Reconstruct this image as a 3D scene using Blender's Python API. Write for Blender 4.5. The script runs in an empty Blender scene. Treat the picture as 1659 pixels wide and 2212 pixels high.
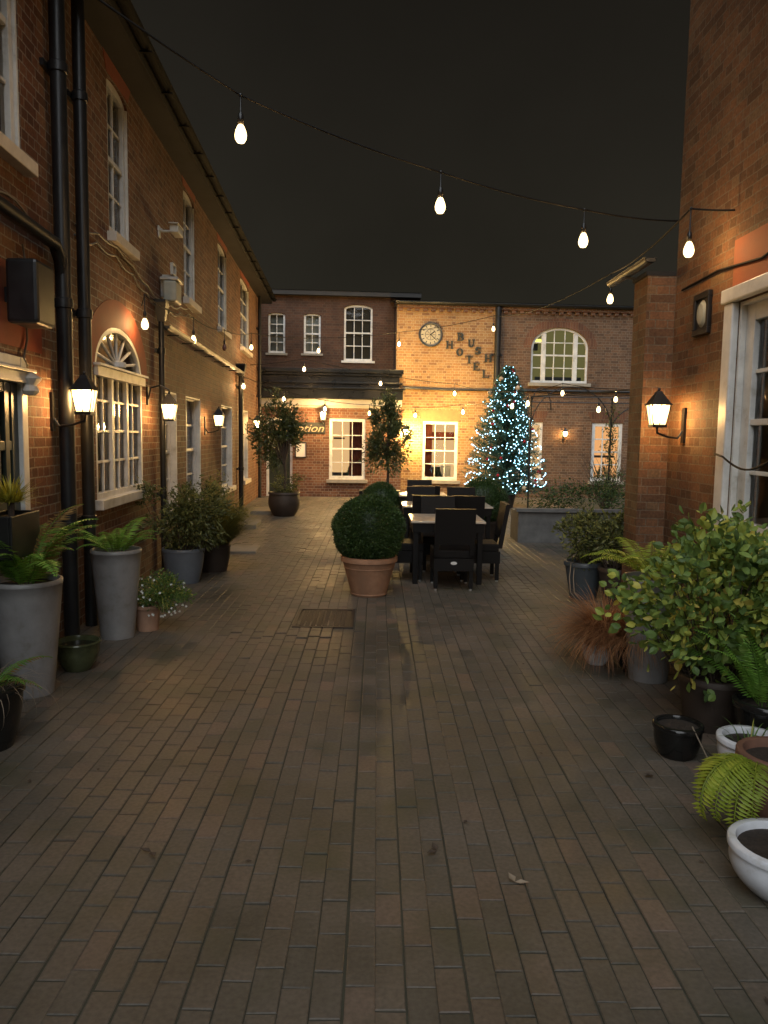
import bpy, math, random
from mathutils import Vector, Matrix, Euler

random.seed(11)
S = bpy.context.scene
COL = S.collection
PI = math.pi
R = math.radians

# ------------------------------------------------------------------ camera
FPX, CX, CY, HCAM = 1662.0, 829.5, 1106.0, 1.70
CAMM = (Matrix.Rotation(R(-0.58), 3, 'Z') @ Matrix.Rotation(R(90 - 5.67), 3, 'X') @ Matrix.Rotation(R(0.86), 3, 'Z'))
EYE = Vector((0, 0, HCAM))
cd = bpy.data.cameras.new('camera')
cam = bpy.data.objects.new('camera', cd)
COL.objects.link(cam)
cam.matrix_world = Matrix.Translation(EYE) @ CAMM.to_4x4()
cd.sensor_fit = 'VERTICAL'
cd.sensor_height = 36.0
cd.lens = FPX / 2212.0 * 36.0
cd.clip_start = 0.05
cd.clip_end = 500
S.camera = cam


def ray(x, y):
    return CAMM @ Vector(((x - CX) / FPX, -(y - CY) / FPX, -1.0))


def atY(x, y, Y):
    d = ray(x, y)
    return EYE + d * (Y / d.y)


def ground(x, y, z=0.0):
    d = ray(x, y)
    return EYE + d * ((z - HCAM) / d.z)


class Frame:
    """A wall: local x runs along it, local +y goes into it, z is up."""
    def __init__(s, o, ang):
        s.o = Vector((o[0], o[1], 0)); s.ang = ang
        s.u = Vector((math.cos(ang), math.sin(ang), 0)); s.n = Vector((-math.sin(ang), math.cos(ang), 0))

    def hit(s, x, y, off=0.0):
        d = ray(x, y)
        t = ((s.o + s.n * off - EYE).dot(s.n)) / d.dot(s.n)
        p = EYE + d * t
        return (p - s.o).dot(s.u), p.z

    def w(s, u, y, z):
        return s.o + s.u * u + s.n * y + Vector((0, 0, z))

    def loc(s, p):
        q = Vector(p) - s.o
        return Vector((q.dot(s.u), q.dot(s.n), p[2]))


d = ray(740, 940)
la = math.atan2(d.y, d.x)
LF = Frame((0, 0), la); LF.o = LF.n * 2.28
RF = Frame((2.66, 0), -PI / 2)
p = atY(750, 940, 21.6)
FF = Frame((p.x, p.y), R(3.2))


# ------------------------------------------------------------------ materials
def newmat(name):
    m = bpy.data.materials.new(name); m.use_nodes = True
    nt = m.node_tree; nt.nodes.clear()
    out = nt.nodes.new('ShaderNodeOutputMaterial')
    return m, nt, out


def N(nt, typ, **kw):
    n = nt.nodes.new(typ)
    for k, v in kw.items():
        if hasattr(n, k): setattr(n, k, v)
        else: n.inputs[k.replace('_', ' ')].default_value = v
    return n


def L(nt, a, b): nt.links.new(a, b)


def rgba(c): return (c[0], c[1], c[2], 1)


def ramp(nt, stops):
    r = nt.nodes.new('ShaderNodeValToRGB')
    e = r.color_ramp.elements
    while len(e) < len(stops): e.new(0.5)
    for i, (p_, c) in enumerate(stops):
        e[i].position = p_; e[i].color = rgba(c)
    return r


def paint(name, col, rough=0.5, var=0.25, scale=6.0, bump=0.0, metal=0.0, bscale=60.0, stain=None, spec=0.5):
    m, nt, out = newmat(name)
    b = N(nt, 'ShaderNodeBsdfPrincipled'); b.inputs['Roughness'].default_value = rough
    b.inputs['Metallic'].default_value = metal
    b.inputs['Specular IOR Level'].default_value = spec
    tc = N(nt, 'ShaderNodeTexCoord')
    no = N(nt, 'ShaderNodeTexNoise'); no.inputs['Scale'].default_value = scale; no.inputs['Detail'].default_value = 6; no.inputs['Roughness'].default_value = 0.65
    L(nt, tc.outputs['Object'], no.inputs['Vector'])
    lo = [c * (1 - var) for c in col]; hi = [min(1, c * (1 + var)) for c in col]
    if stain:
        r = ramp(nt, [(0.30, stain), (0.45, lo), (0.68, hi)])
    else:
        r = ramp(nt, [(0.3, lo), (0.7, hi)])
    L(nt, no.outputs['Fac'], r.inputs['Fac']); L(nt, r.outputs['Color'], b.inputs['Base Color'])
    rr = N(nt, 'ShaderNodeMapRange'); rr.inputs['To Min'].default_value = max(0.03, rough - 0.12); rr.inputs['To Max'].default_value = min(1, rough + 0.15)
    L(nt, no.outputs['Fac'], rr.inputs['Value']); L(nt, rr.outputs['Result'], b.inputs['Roughness'])
    if bump:
        n2 = N(nt, 'ShaderNodeTexNoise'); n2.inputs['Scale'].default_value = bscale; n2.inputs['Detail'].default_value = 4
        L(nt, tc.outputs['Object'], n2.inputs['Vector'])
        bp = N(nt, 'ShaderNodeBump'); bp.inputs['Strength'].default_value = bump; bp.inputs['Distance'].default_value = 0.004
        L(nt, n2.outputs['Fac'], bp.inputs['Height']); L(nt, bp.outputs['Normal'], b.inputs['Normal'])
    L(nt, b.outputs['BSDF'], out.inputs['Surface'])
    return m


def brick(name, cols, mortar, bw=0.225, rh=0.075, ms=0.010, patch=0.5, squash=1.0):
    m, nt, out = newmat(name)
    b = N(nt, 'ShaderNodeBsdfPrincipled'); b.inputs['Specular IOR Level'].default_value = 0.35
    uv = N(nt, 'ShaderNodeUVMap')
    nz = N(nt, 'ShaderNodeTexNoise'); nz.inputs['Scale'].default_value = 9; nz.inputs['Detail'].default_value = 2
    L(nt, uv.outputs['UV'], nz.inputs['Vector'])
    sub = N(nt, 'ShaderNodeVectorMath', operation='MULTIPLY_ADD')
    sub.inputs[1].default_value = (0.010, 0.012, 0); sub.inputs[2].default_value = (-0.005, -0.006, 0)
    L(nt, nz.outputs['Color'], sub.inputs[0])
    add = N(nt, 'ShaderNodeVectorMath', operation='ADD')
    L(nt, uv.outputs['UV'], add.inputs[0]); L(nt, sub.outputs['Vector'], add.inputs[1])
    br = N(nt, 'ShaderNodeTexBrick'); br.offset = 0.5; br.squash = squash; br.squash_frequency = 2
    br.inputs['Scale'].default_value = 1; br.inputs['Brick Width'].default_value = bw; br.inputs['Row Height'].default_value = rh
    br.inputs['Mortar Size'].default_value = ms * 0.5; br.inputs['Mortar Smooth'].default_value = 0.25; br.inputs['Bias'].default_value = 0
    br.inputs['Color1'].default_value = (0, 0, 0, 1); br.inputs['Color2'].default_value = (1, 1, 1, 1); br.inputs['Mortar'].default_value = (0.5, 0.5, 0.5, 1)
    L(nt, add.outputs['Vector'], br.inputs['Vector'])
    k = len(cols)
    r = ramp(nt, [(0.08 + 0.84 * i / (k - 1), c) for i, c in enumerate(cols)])
    L(nt, br.outputs['Color'], r.inputs['Fac'])
    big = N(nt, 'ShaderNodeTexNoise'); big.inputs['Scale'].default_value = 1.1; big.inputs['Detail'].default_value = 8; big.inputs['Roughness'].default_value = 0.7
    L(nt, uv.outputs['UV'], big.inputs['Vector'])
    pr = ramp(nt, [(0.3, (1 - patch,) * 3), (0.7, (1 + 0.25 * patch,) * 3)])
    L(nt, big.outputs['Fac'], pr.inputs['Fac'])
    fine = N(nt, 'ShaderNodeTexNoise'); fine.inputs['Scale'].default_value = 45; fine.inputs['Detail'].default_value = 5
    L(nt, uv.outputs['UV'], fine.inputs['Vector'])
    fr = ramp(nt, [(0.25, (0.65,) * 3), (0.75, (1.2,) * 3)])
    L(nt, fine.outputs['Fac'], fr.inputs['Fac'])
    mx = N(nt, 'ShaderNodeMix', data_type='RGBA'); L(nt, br.outputs['Fac'], mx.inputs[0])
    L(nt, r.outputs['Color'], mx.inputs[6]); mx.inputs[7].default_value = rgba(mortar)
    m1 = N(nt, 'ShaderNodeMix', data_type='RGBA', blend_type='MULTIPLY'); m1.inputs[0].default_value = 1
    L(nt, mx.outputs[2], m1.inputs[6]); L(nt, pr.outputs['Color'], m1.inputs[7])
    m2 = N(nt, 'ShaderNodeMix', data_type='RGBA', blend_type='MULTIPLY'); m2.inputs[0].default_value = 1
    L(nt, m1.outputs[2], m2.inputs[6]); L(nt, fr.outputs['Color'], m2.inputs[7])
    L(nt, m2.outputs[2], b.inputs['Base Color'])
    b.inputs['Roughness'].default_value = 0.75
    # height: bricks stand proud of the mortar, each by its own amount
    h1 = N(nt, 'ShaderNodeMath', operation='MULTIPLY'); h1.inputs[1].default_value = -1.0; L(nt, br.outputs['Fac'], h1.inputs[0])
    h2 = N(nt, 'ShaderNodeMath', operation='MULTIPLY_ADD'); h2.inputs[1].default_value = 0.35
    L(nt, fine.outputs['Fac'], h2.inputs[0]); L(nt, h1.outputs[0], h2.inputs[2])
    h3 = N(nt, 'ShaderNodeMath', operation='MULTIPLY_ADD'); h3.inputs[1].default_value = 0.3
    L(nt, r.outputs['Color'], h3.inputs[0]); L(nt, h2.outputs[0], h3.inputs[2])
    bp = N(nt, 'ShaderNodeBump'); bp.inputs['Strength'].default_value = 0.8; bp.inputs['Distance'].default_value = 0.008
    L(nt, h3.outputs[0], bp.inputs['Height']); L(nt, bp.outputs['Normal'], b.inputs['Normal'])
    L(nt, b.outputs['BSDF'], out.inputs['Surface'])
    return m


def leafmat(name, stops, rough=0.45, trans=0.25, gain=1.5):
    m, nt, out = newmat(name)
    at = N(nt, 'ShaderNodeAttribute', attribute_name='v')
    stops = [(q, tuple(min(0.6, c * gain) for c in col)) for q, col in stops]
    r = ramp(nt, stops); L(nt, at.outputs['Fac'], r.inputs['Fac'])
    b = N(nt, 'ShaderNodeBsdfPrincipled'); b.inputs['Roughness'].default_value = rough
    b.inputs['Specular IOR Level'].default_value = 0.4
    L(nt, r.outputs['Color'], b.inputs['Base Color'])
    t = N(nt, 'ShaderNodeBsdfTranslucent'); L(nt, r.outputs['Color'], t.inputs['Color'])
    mx = N(nt, 'ShaderNodeMixShader'); mx.inputs[0].default_value = trans
    L(nt, b.outputs['BSDF'], mx.inputs[1]); L(nt, t.outputs['BSDF'], mx.inputs[2])
    L(nt, mx.outputs[0], out.inputs['Surface'])
    return m


def emit(name, col, strength):
    m, nt, out = newmat(name)
    e = N(nt, 'ShaderNodeEmission'); e.inputs['Color'].default_value = rgba(col); e.inputs['Strength'].default_value = strength
    L(nt, e.outputs[0], out.inputs['Surface'])
    return m


def glassmat(name, tint=(0.9, 0.92, 0.9), refl=1.0):
    m, nt, out = newmat(name)
    fr = N(nt, 'ShaderNodeFresnel'); fr.inputs['IOR'].default_value = 1.5
    g = N(nt, 'ShaderNodeBsdfGlossy'); g.inputs['Roughness'].default_value = 0.04
    tc = N(nt, 'ShaderNodeTexCoord'); no = N(nt, 'ShaderNodeTexNoise'); no.inputs['Scale'].default_value = 3.0
    L(nt, tc.outputs['Object'], no.inputs['Vector'])
    bp = N(nt, 'ShaderNodeBump'); bp.inputs['Strength'].default_value = 0.25; bp.inputs['Distance'].default_value = 0.01
    L(nt, no.outputs['Fac'], bp.inputs['Height']); L(nt, bp.outputs['Normal'], g.inputs['Normal'])
    t = N(nt, 'ShaderNodeBsdfTransparent'); t.inputs['Color'].default_value = rgba(tint)
    mx = N(nt, 'ShaderNodeMixShader'); L(nt, fr.outputs[0], mx.inputs[0])
    L(nt, t.outputs[0], mx.inputs[1]); L(nt, g.outputs[0], mx.inputs[2])
    L(nt, mx.outputs[0], out.inputs['Surface'])
    return m


def pavermat():
    m, nt, out = newmat('worn brick pavers')
    at = N(nt, 'ShaderNodeAttribute', attribute_name='v')
    r = ramp(nt, [(0.0, (0.088, 0.083, 0.070)), (0.35, (0.118, 0.106, 0.088)), (0.6, (0.136, 0.116, 0.094)), (0.85, (0.165, 0.122, 0.096)), (1.0, (0.20, 0.165, 0.135))])
    L(nt, at.outputs['Fac'], r.inputs['Fac'])
    tc = N(nt, 'ShaderNodeTexCoord')
    n1 = N(nt, 'ShaderNodeTexNoise'); n1.inputs['Scale'].default_value = 0.9; n1.inputs['Detail'].default_value = 7; n1.inputs['Roughness'].default_value = 0.65
    L(nt, tc.outputs['Object'], n1.inputs['Vector'])
    pr = ramp(nt, [(0.30, (0.50, 0.53, 0.50)), (0.5, (0.88, 0.88, 0.86)), (0.68, (1.2, 1.15, 1.12))]); L(nt, n1.outputs['Fac'], pr.inputs['Fac'])
    n2 = N(nt, 'ShaderNodeTexNoise'); n2.inputs['Scale'].default_value = 55; n2.inputs['Detail'].default_value = 6
    L(nt, tc.outputs['Object'], n2.inputs['Vector'])
    fr = ramp(nt, [(0.3, (0.75,) * 3), (0.72, (1.15,) * 3)]); L(nt, n2.outputs['Fac'], fr.inputs['Fac'])
    m1 = N(nt, 'ShaderNodeMix', data_type='RGBA', blend_type='MULTIPLY'); m1.inputs[0].default_value = 1
    L(nt, r.outputs['Color'], m1.inputs[6]); L(nt, pr.outputs['Color'], m1.inputs[7])
    m2 = N(nt, 'ShaderNodeMix', data_type='RGBA', blend_type='MULTIPLY'); m2.inputs[0].default_value = 1
    L(nt, m1.outputs[2], m2.inputs[6]); L(nt, fr.outputs['Color'], m2.inputs[7])
    # moss stains
    n3 = N(nt, 'ShaderNodeTexNoise'); n3.inputs['Scale'].default_value = 2.3; n3.inputs['Detail'].default_value = 5
    L(nt, tc.outputs['Object'], n3.inputs['Vector'])
    mr = ramp(nt, [(0.52, (0, 0, 0)), (0.72, (0.65, 0.65, 0.65))]); L(nt, n3.outputs['Fac'], mr.inputs['Fac'])
    m3 = N(nt, 'ShaderNodeMix', data_type='RGBA'); L(nt, mr.outputs['Color'], m3.inputs[0])
    L(nt, m2.outputs[2], m3.inputs[6]); m3.inputs[7].default_value = (0.055, 0.06, 0.035, 1)
    b = N(nt, 'ShaderNodeBsdfPrincipled'); L(nt, m3.outputs[2], b.inputs['Base Color'])
    rr = N(nt, 'ShaderNodeMapRange'); rr.inputs['From Min'].default_value = 0.3; rr.inputs['From Max'].default_value = 0.7
    rr.inputs['To Min'].default_value = 0.33; rr.inputs['To Max'].default_value = 0.68
    L(nt, n1.outputs['Fac'], rr.inputs['Value']); L(nt, rr.outputs['Result'], b.inputs['Roughness'])
    b.inputs['Specular IOR Level'].default_value = 0.45
    bp = N(nt, 'ShaderNodeBump'); bp.inputs['Strength'].default_value = 0.5; bp.inputs['Distance'].default_value = 0.003
    L(nt, n2.outputs['Fac'], bp.inputs['Height']); L(nt, bp.outputs['Normal'], b.inputs['Normal'])
    L(nt, b.outputs['BSDF'], out.inputs['Surface'])
    return m


def rattanmat():
    m, nt, out = newmat('dark woven rattan')
    b = N(nt, 'ShaderNodeBsdfPrincipled'); b.inputs['Base Color'].default_value = (0.011, 0.010, 0.0095, 1); b.inputs['Roughness'].default_value = 0.5; b.inputs['Specular IOR Level'].default_value = 0.25
    uv = N(nt, 'ShaderNodeUVMap')
    br = N(nt, 'ShaderNodeTexBrick'); br.inputs['Scale'].default_value = 1; br.inputs['Brick Width'].default_value = 0.03; br.inputs['Row Height'].default_value = 0.012
    br.inputs['Mortar Size'].default_value = 0.0015; br.inputs['Mortar Smooth'].default_value = 0.6
    L(nt, uv.outputs['UV'], br.inputs['Vector'])
    bp = N(nt, 'ShaderNodeBump'); bp.inputs['Strength'].default_value = 0.8; bp.inputs['Distance'].default_value = 0.004; bp.invert = True
    L(nt, br.outputs['Fac'], bp.inputs['Height']); L(nt, bp.outputs['Normal'], b.inputs['Normal'])
    L(nt, b.outputs['BSDF'], out.inputs['Surface'])
    return m


M = {}
M['brickred'] = brick('red brick wall', [(0.135, 0.058, 0.033), (0.19, 0.080, 0.043), (0.22, 0.095, 0.050), (0.24, 0.118, 0.064)], (0.33, 0.27, 0.21), ms=0.012, squash=0.5)
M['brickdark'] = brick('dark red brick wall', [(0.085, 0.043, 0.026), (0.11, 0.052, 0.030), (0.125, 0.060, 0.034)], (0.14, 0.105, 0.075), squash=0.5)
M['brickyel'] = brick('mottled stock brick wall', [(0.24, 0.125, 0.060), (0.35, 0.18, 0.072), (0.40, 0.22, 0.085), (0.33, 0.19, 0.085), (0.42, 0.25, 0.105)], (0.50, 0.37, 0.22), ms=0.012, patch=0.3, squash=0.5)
M['brickbrowndim'] = brick('dimmed brown brick wall', [(0.13, 0.075, 0.045), (0.18, 0.098, 0.055), (0.21, 0.115, 0.062), (0.19, 0.115, 0.07)], (0.27, 0.21, 0.15), ms=0.011, patch=0.45, squash=0.5)  # browner brick, its colour also darkened for the weaker light past the downpipe
M['brickright'] = brick('weathered brown brick wall', [(0.145, 0.075, 0.038), (0.19, 0.092, 0.045), (0.225, 0.11, 0.052), (0.25, 0.115, 0.052), (0.21, 0.125, 0.065)], (0.22, 0.165, 0.11), patch=0.6, squash=0.5)
M['gauged'] = paint('smooth red rubbed brick', (0.27, 0.062, 0.030), 0.7, 0.2, 4, 0.3)
M['archbrick'] = brick('brown rubbed arch brick', [(0.16, 0.07, 0.04), (0.20, 0.085, 0.045), (0.22, 0.10, 0.05)], (0.24, 0.17, 0.11), bw=0.075, rh=0.225)
M['orange'] = paint('orange red lintel brick', (0.34, 0.095, 0.038), 0.7, 0.15, 4, 0.3)
M['yellint'] = paint('rubbed buff brick', (0.33, 0.155, 0.065), 0.7, 0.2, 7, 0.3)
M['white'] = paint('white gloss paint', (0.72, 0.71, 0.67), 0.35, 0.10, 5, 0.15, stain=(0.48, 0.45, 0.38))
M['dullwhite'] = paint('dull white soffit paint', (0.42, 0.40, 0.37), 0.6, 0.15, 4, 0.1)
M['sill'] = paint('painted stone sill', (0.62, 0.56, 0.47), 0.6, 0.18, 5, 0.3)
M['stonesill'] = paint('grey stone sill', (0.30, 0.27, 0.22), 0.7, 0.2, 5, 0.3)
M['black'] = paint('black painted iron', (0.014, 0.014, 0.014), 0.32, 0.3, 8, 0.1)
M['blackgloss'] = paint('glossy black pipe', (0.013, 0.014, 0.015), 0.36, 0.3, 8, 0.1)
M['mattblack'] = paint('matt black gutter', (0.007, 0.0065, 0.006), 0.8, 0.3, 5, spec=0.15)
M['lead'] = paint('dark lead fascia', (0.008, 0.009, 0.010), 0.28, 0.4, 3, 0.1, spec=0.3)
M['slate'] = paint('dark slate roof', (0.03, 0.028, 0.026), 0.7, 0.3, 3, 0.4)
M['soffit'] = paint('dark soffit board', (0.014, 0.012, 0.010), 0.7, 0.2, 3, 0.1)
M['greendoor'] = paint('dark green door paint', (0.022, 0.030, 0.022), 0.35, 0.3, 4, 0.1)
M['terracotta'] = paint('terracotta clay', (0.35, 0.195, 0.115), 0.75, 0.16, 5, 0.3, stain=(0.27, 0.17, 0.11))
M['redclay'] = paint('dark red clay', (0.17, 0.085, 0.055), 0.7, 0.2, 6, 0.3, stain=(0.12, 0.07, 0.05))
M['palepot'] = paint('pale weathered clay', (0.38, 0.22, 0.14), 0.8, 0.2, 8, 0.3)
M['greyglaze'] = paint('grey glazed pot', (0.27, 0.265, 0.26), 0.36, 0.12, 5, 0.08, stain=(0.17, 0.155, 0.13))
M['blueglaze'] = paint('blue grey glazed pot', (0.115, 0.14, 0.175), 0.4, 0.15, 3, 0.05)
M['slatepot'] = paint('slate blue pot', (0.075, 0.09, 0.10), 0.3, 0.2, 5, 0.1)
M['whiteglaze'] = paint('white glazed pot', (0.72, 0.75, 0.79), 0.2, 0.06, 7, 0.03, stain=(0.50, 0.50, 0.47))
M['mottle'] = paint('mottled white glaze', (0.66, 0.66, 0.66), 0.2, 0.35, 9, 0.05)
M['greenglaze'] = paint('green brown glaze', (0.065, 0.075, 0.035), 0.18, 0.5, 6, 0.05)
M['blackglaze'] = paint('black glazed pot', (0.012, 0.012, 0.011), 0.14, 0.3, 6, 0.05)
M['brownpot'] = paint('dark brown pot', (0.045, 0.032, 0.024), 0.55, 0.3, 6, 0.2)
M['soil'] = paint('damp soil', (0.028, 0.02, 0.014), 0.95, 0.5, 40, 1.0, bscale=90)
M['stone'] = paint('worn stone', (0.20, 0.185, 0.155), 0.6, 0.3, 4, 0.5)
M['trough'] = paint('grey stone trough', (0.13, 0.13, 0.125), 0.7, 0.3, 5, 0.5)
M['iron'] = paint('worn cast iron cover', (0.05, 0.042, 0.036), 0.5, 0.4, 10, 0.4, metal=0.4)
M['bark'] = paint('grey brown bark', (0.075, 0.055, 0.04), 0.9, 0.4, 14, 1.0, bscale=50)
M['rattan'] = rattanmat()
M['tabletop'] = paint('pale speckled tabletop', (0.52, 0.45, 0.36), 0.18, 0.1, 12, 0.02)
M['joint'] = paint('dark mossy paving joints', (0.045, 0.045, 0.030), 0.9, 0.4, 3, 0.8)
M['paver'] = pavermat()
M['glass'] = glassmat('window glass')
M['darkroom'] = paint('dim room behind glass', (0.045, 0.042, 0.036), 0.9, 0.15, 1)
M['doorroom'] = paint('dim hall behind the door', (0.10, 0.095, 0.075), 0.9, 0.4, 2)
M['greyblind'] = paint('grey blue blind', (0.085, 0.09, 0.10), 0.8, 0.2, 2)
M['paleblind'] = paint('pale net curtain', (0.30, 0.31, 0.28), 0.8, 0.3, 3)
M['cctv'] = paint('white camera housing', (0.55, 0.55, 0.50), 0.4, 0.08, 5)
M['greybox'] = paint('grey weatherproof box', (0.33, 0.34, 0.29), 0.5, 0.15, 5)
M['cable'] = paint('black rubber cable', (0.012, 0.011, 0.010), 0.7, 0.2, 20, spec=0.2)
M['greycable'] = paint('grey wall cable', (0.16, 0.15, 0.13), 0.5, 0.2, 20)
M['silver'] = paint('galvanised bracket', (0.45, 0.45, 0.43), 0.4, 0.15, 10, metal=0.6)
M['clockface'] = paint('cream clock face', (0.42, 0.37, 0.26), 0.6, 0.2, 9)
M['clockrim'] = paint('dark slate clock rim', (0.035, 0.04, 0.05), 0.4, 0.2, 9)
M['letter'] = paint('dark bronze letter', (0.028, 0.030, 0.022), 0.45, 0.3, 20)
M['gold'] = paint('gilt lettering', (0.44, 0.33, 0.21), 0.45, 0.1, 20)
M['signboard'] = paint('dark green signboard', (0.016, 0.020, 0.016), 0.5, 0.2, 6)
M['paper'] = paint('white notice paper', (0.72, 0.68, 0.62), 0.6, 0.05, 6)
M['redbauble'] = paint('red bauble', (0.40, 0.010, 0.014), 0.15, 0.1, 5)
M['goldbauble'] = paint('pale gold bauble', (0.60, 0.42, 0.25), 0.2, 0.2, 8)
M['badge'] = paint('white oval badge', (0.75, 0.75, 0.72), 0.3, 0.05, 8)
M['petal'] = paint('white petal', (0.75, 0.77, 0.72), 0.5, 0.05, 8)
M['redcurtain'] = paint('dark red curtain', (0.16, 0.035, 0.02), 0.8, 0.3, 5)
M['deadlamp'] = paint('unlit clear bulb', (0.16, 0.075, 0.065), 0.08, 0.2, 5)
M['tree'] = leafmat('spruce needles', [(0, (0.012, 0.034, 0.024)), (0.6, (0.030, 0.070, 0.046)), (1, (0.055, 0.11, 0.072))], 0.5, 0.15, 1.7)
M['box'] = leafmat('clipped box leaves', [(0, (0.010, 0.022, 0.005)), (0.6, (0.024, 0.048, 0.012)), (1, (0.048, 0.080, 0.020))], 0.4, 0.15, gain=1.9)
M['bay'] = leafmat('bay leaves', [(0, (0.022, 0.032, 0.010)), (0.6, (0.045, 0.062, 0.020)), (1, (0.09, 0.105, 0.04))], 0.35, 0.2)
M['fern'] = leafmat('fern green', [(0, (0.10, 0.065, 0.02)), (0.1, (0.05, 0.095, 0.014)), (0.6, (0.075, 0.165, 0.022)), (1, (0.13, 0.23, 0.035))], 0.5, 0.3, 2.0)
M['fernyel'] = leafmat('yellow green fern', [(0, (0.16, 0.13, 0.02)), (0.12, (0.12, 0.16, 0.016)), (0.6, (0.19, 0.25, 0.025)), (1, (0.30, 0.33, 0.04))], 0.5, 0.3)
M['yellow'] = leafmat('yellow spiky leaves', [(0, (0.18, 0.17, 0.02)), (1, (0.42, 0.38, 0.06))], 0.5, 0.3)
M['hydra'] = leafmat('turning shrub leaves', gain=2.35, stops=[(0, (0.035, 0.060, 0.018)), (0.35, (0.065, 0.105, 0.026)), (0.72, (0.12, 0.165, 0.036)), (0.92, (0.21, 0.23, 0.045)), (0.965, (0.34, 0.27, 0.05)), (1, (0.36, 0.22, 0.05))], rough=0.5, trans=0.3)
M['olive'] = leafmat('olive shrub leaves', [(0, (0.028, 0.034, 0.012)), (0.6, (0.062, 0.072, 0.024)), (1, (0.11, 0.12, 0.035))], 0.45, 0.25, gain=2.0)
M['goldshrub'] = leafmat('golden conifer sprays', [(0, (0.065, 0.070, 0.018)), (0.6, (0.125, 0.125, 0.032)), (1, (0.20, 0.18, 0.05))], 0.55, 0.25, gain=1.8)
M['grass'] = leafmat('green strap leaves', [(0, (0.030, 0.060, 0.015)), (0.7, (0.070, 0.12, 0.03)), (1, (0.22, 0.20, 0.04))], 0.4, 0.3, gain=2.1)
M['rust'] = leafmat('rust brown sedge', [(0, (0.075, 0.034, 0.016)), (0.6, (0.15, 0.072, 0.033)), (1, (0.24, 0.13, 0.06))], 0.6, 0.3, gain=2.5)
M['dry'] = leafmat('dry straw stems', [(0, (0.14, 0.11, 0.075)), (1, (0.28, 0.23, 0.17))], 0.7, 0.2)
WARM = (1.0, 0.56, 0.20)
M['lampglow'] = emit('lit lantern mantle', (1.0, 0.58, 0.22), 215)
M['lampglowfar'] = emit('bright lit lantern mantle', (1.0, 0.60, 0.22), 330)
M['lampglowhigh'] = emit('brightest lit lantern mantle', (1.0, 0.66, 0.24), 4200)
M['bulbglow'] = emit('lit filament', (1.0, 0.62, 0.27), 430)
M['bulbfar'] = emit('bright lit filament', (1.0, 0.67, 0.25), 7000)
M['fairy'] = emit('cool white fairy light', (0.36, 0.77, 1.0), 6.0)


def litglass(name, col, strength, clear):
    m, nt, out = newmat(name)
    t = N(nt, 'ShaderNodeBsdfTransparent'); t.inputs['Color'].default_value = (1, 0.95, 0.85, 1)
    e = N(nt, 'ShaderNodeEmission'); e.inputs['Color'].default_value = rgba(col); e.inputs['Strength'].default_value = strength
    mx = N(nt, 'ShaderNodeMixShader'); mx.inputs[0].default_value = 1 - clear
    L(nt, t.outputs[0], mx.inputs[1]); L(nt, e.outputs[0], mx.inputs[2]); L(nt, mx.outputs[0], out.inputs['Surface'])
    m.cycles.emission_sampling = 'NONE'
    return m


M['lampglass'] = litglass('glowing frosted lantern glass', (1.0, 0.66, 0.25), 4.0, 0.5)
M['bulbglass'] = litglass('glowing bulb glass', (1.0, 0.74, 0.36), 4.5, 0.5)
M['roomwarm'] = emit('lit cream room', (1.0, 0.60, 0.27), 0.58)
M['roomgreen'] = emit('lit office room', (0.62, 0.55, 0.20), 0.15)
M['roomorange'] = emit('lit orange room', (1.0, 0.47, 0.18), 0.66)
M['striplamp'] = emit('lit office strip lamp', (0.95, 0.85, 0.16), 1.4)
M['inlamp'] = emit('lit indoor spot', (1.0, 0.9, 0.7), 4)


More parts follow.
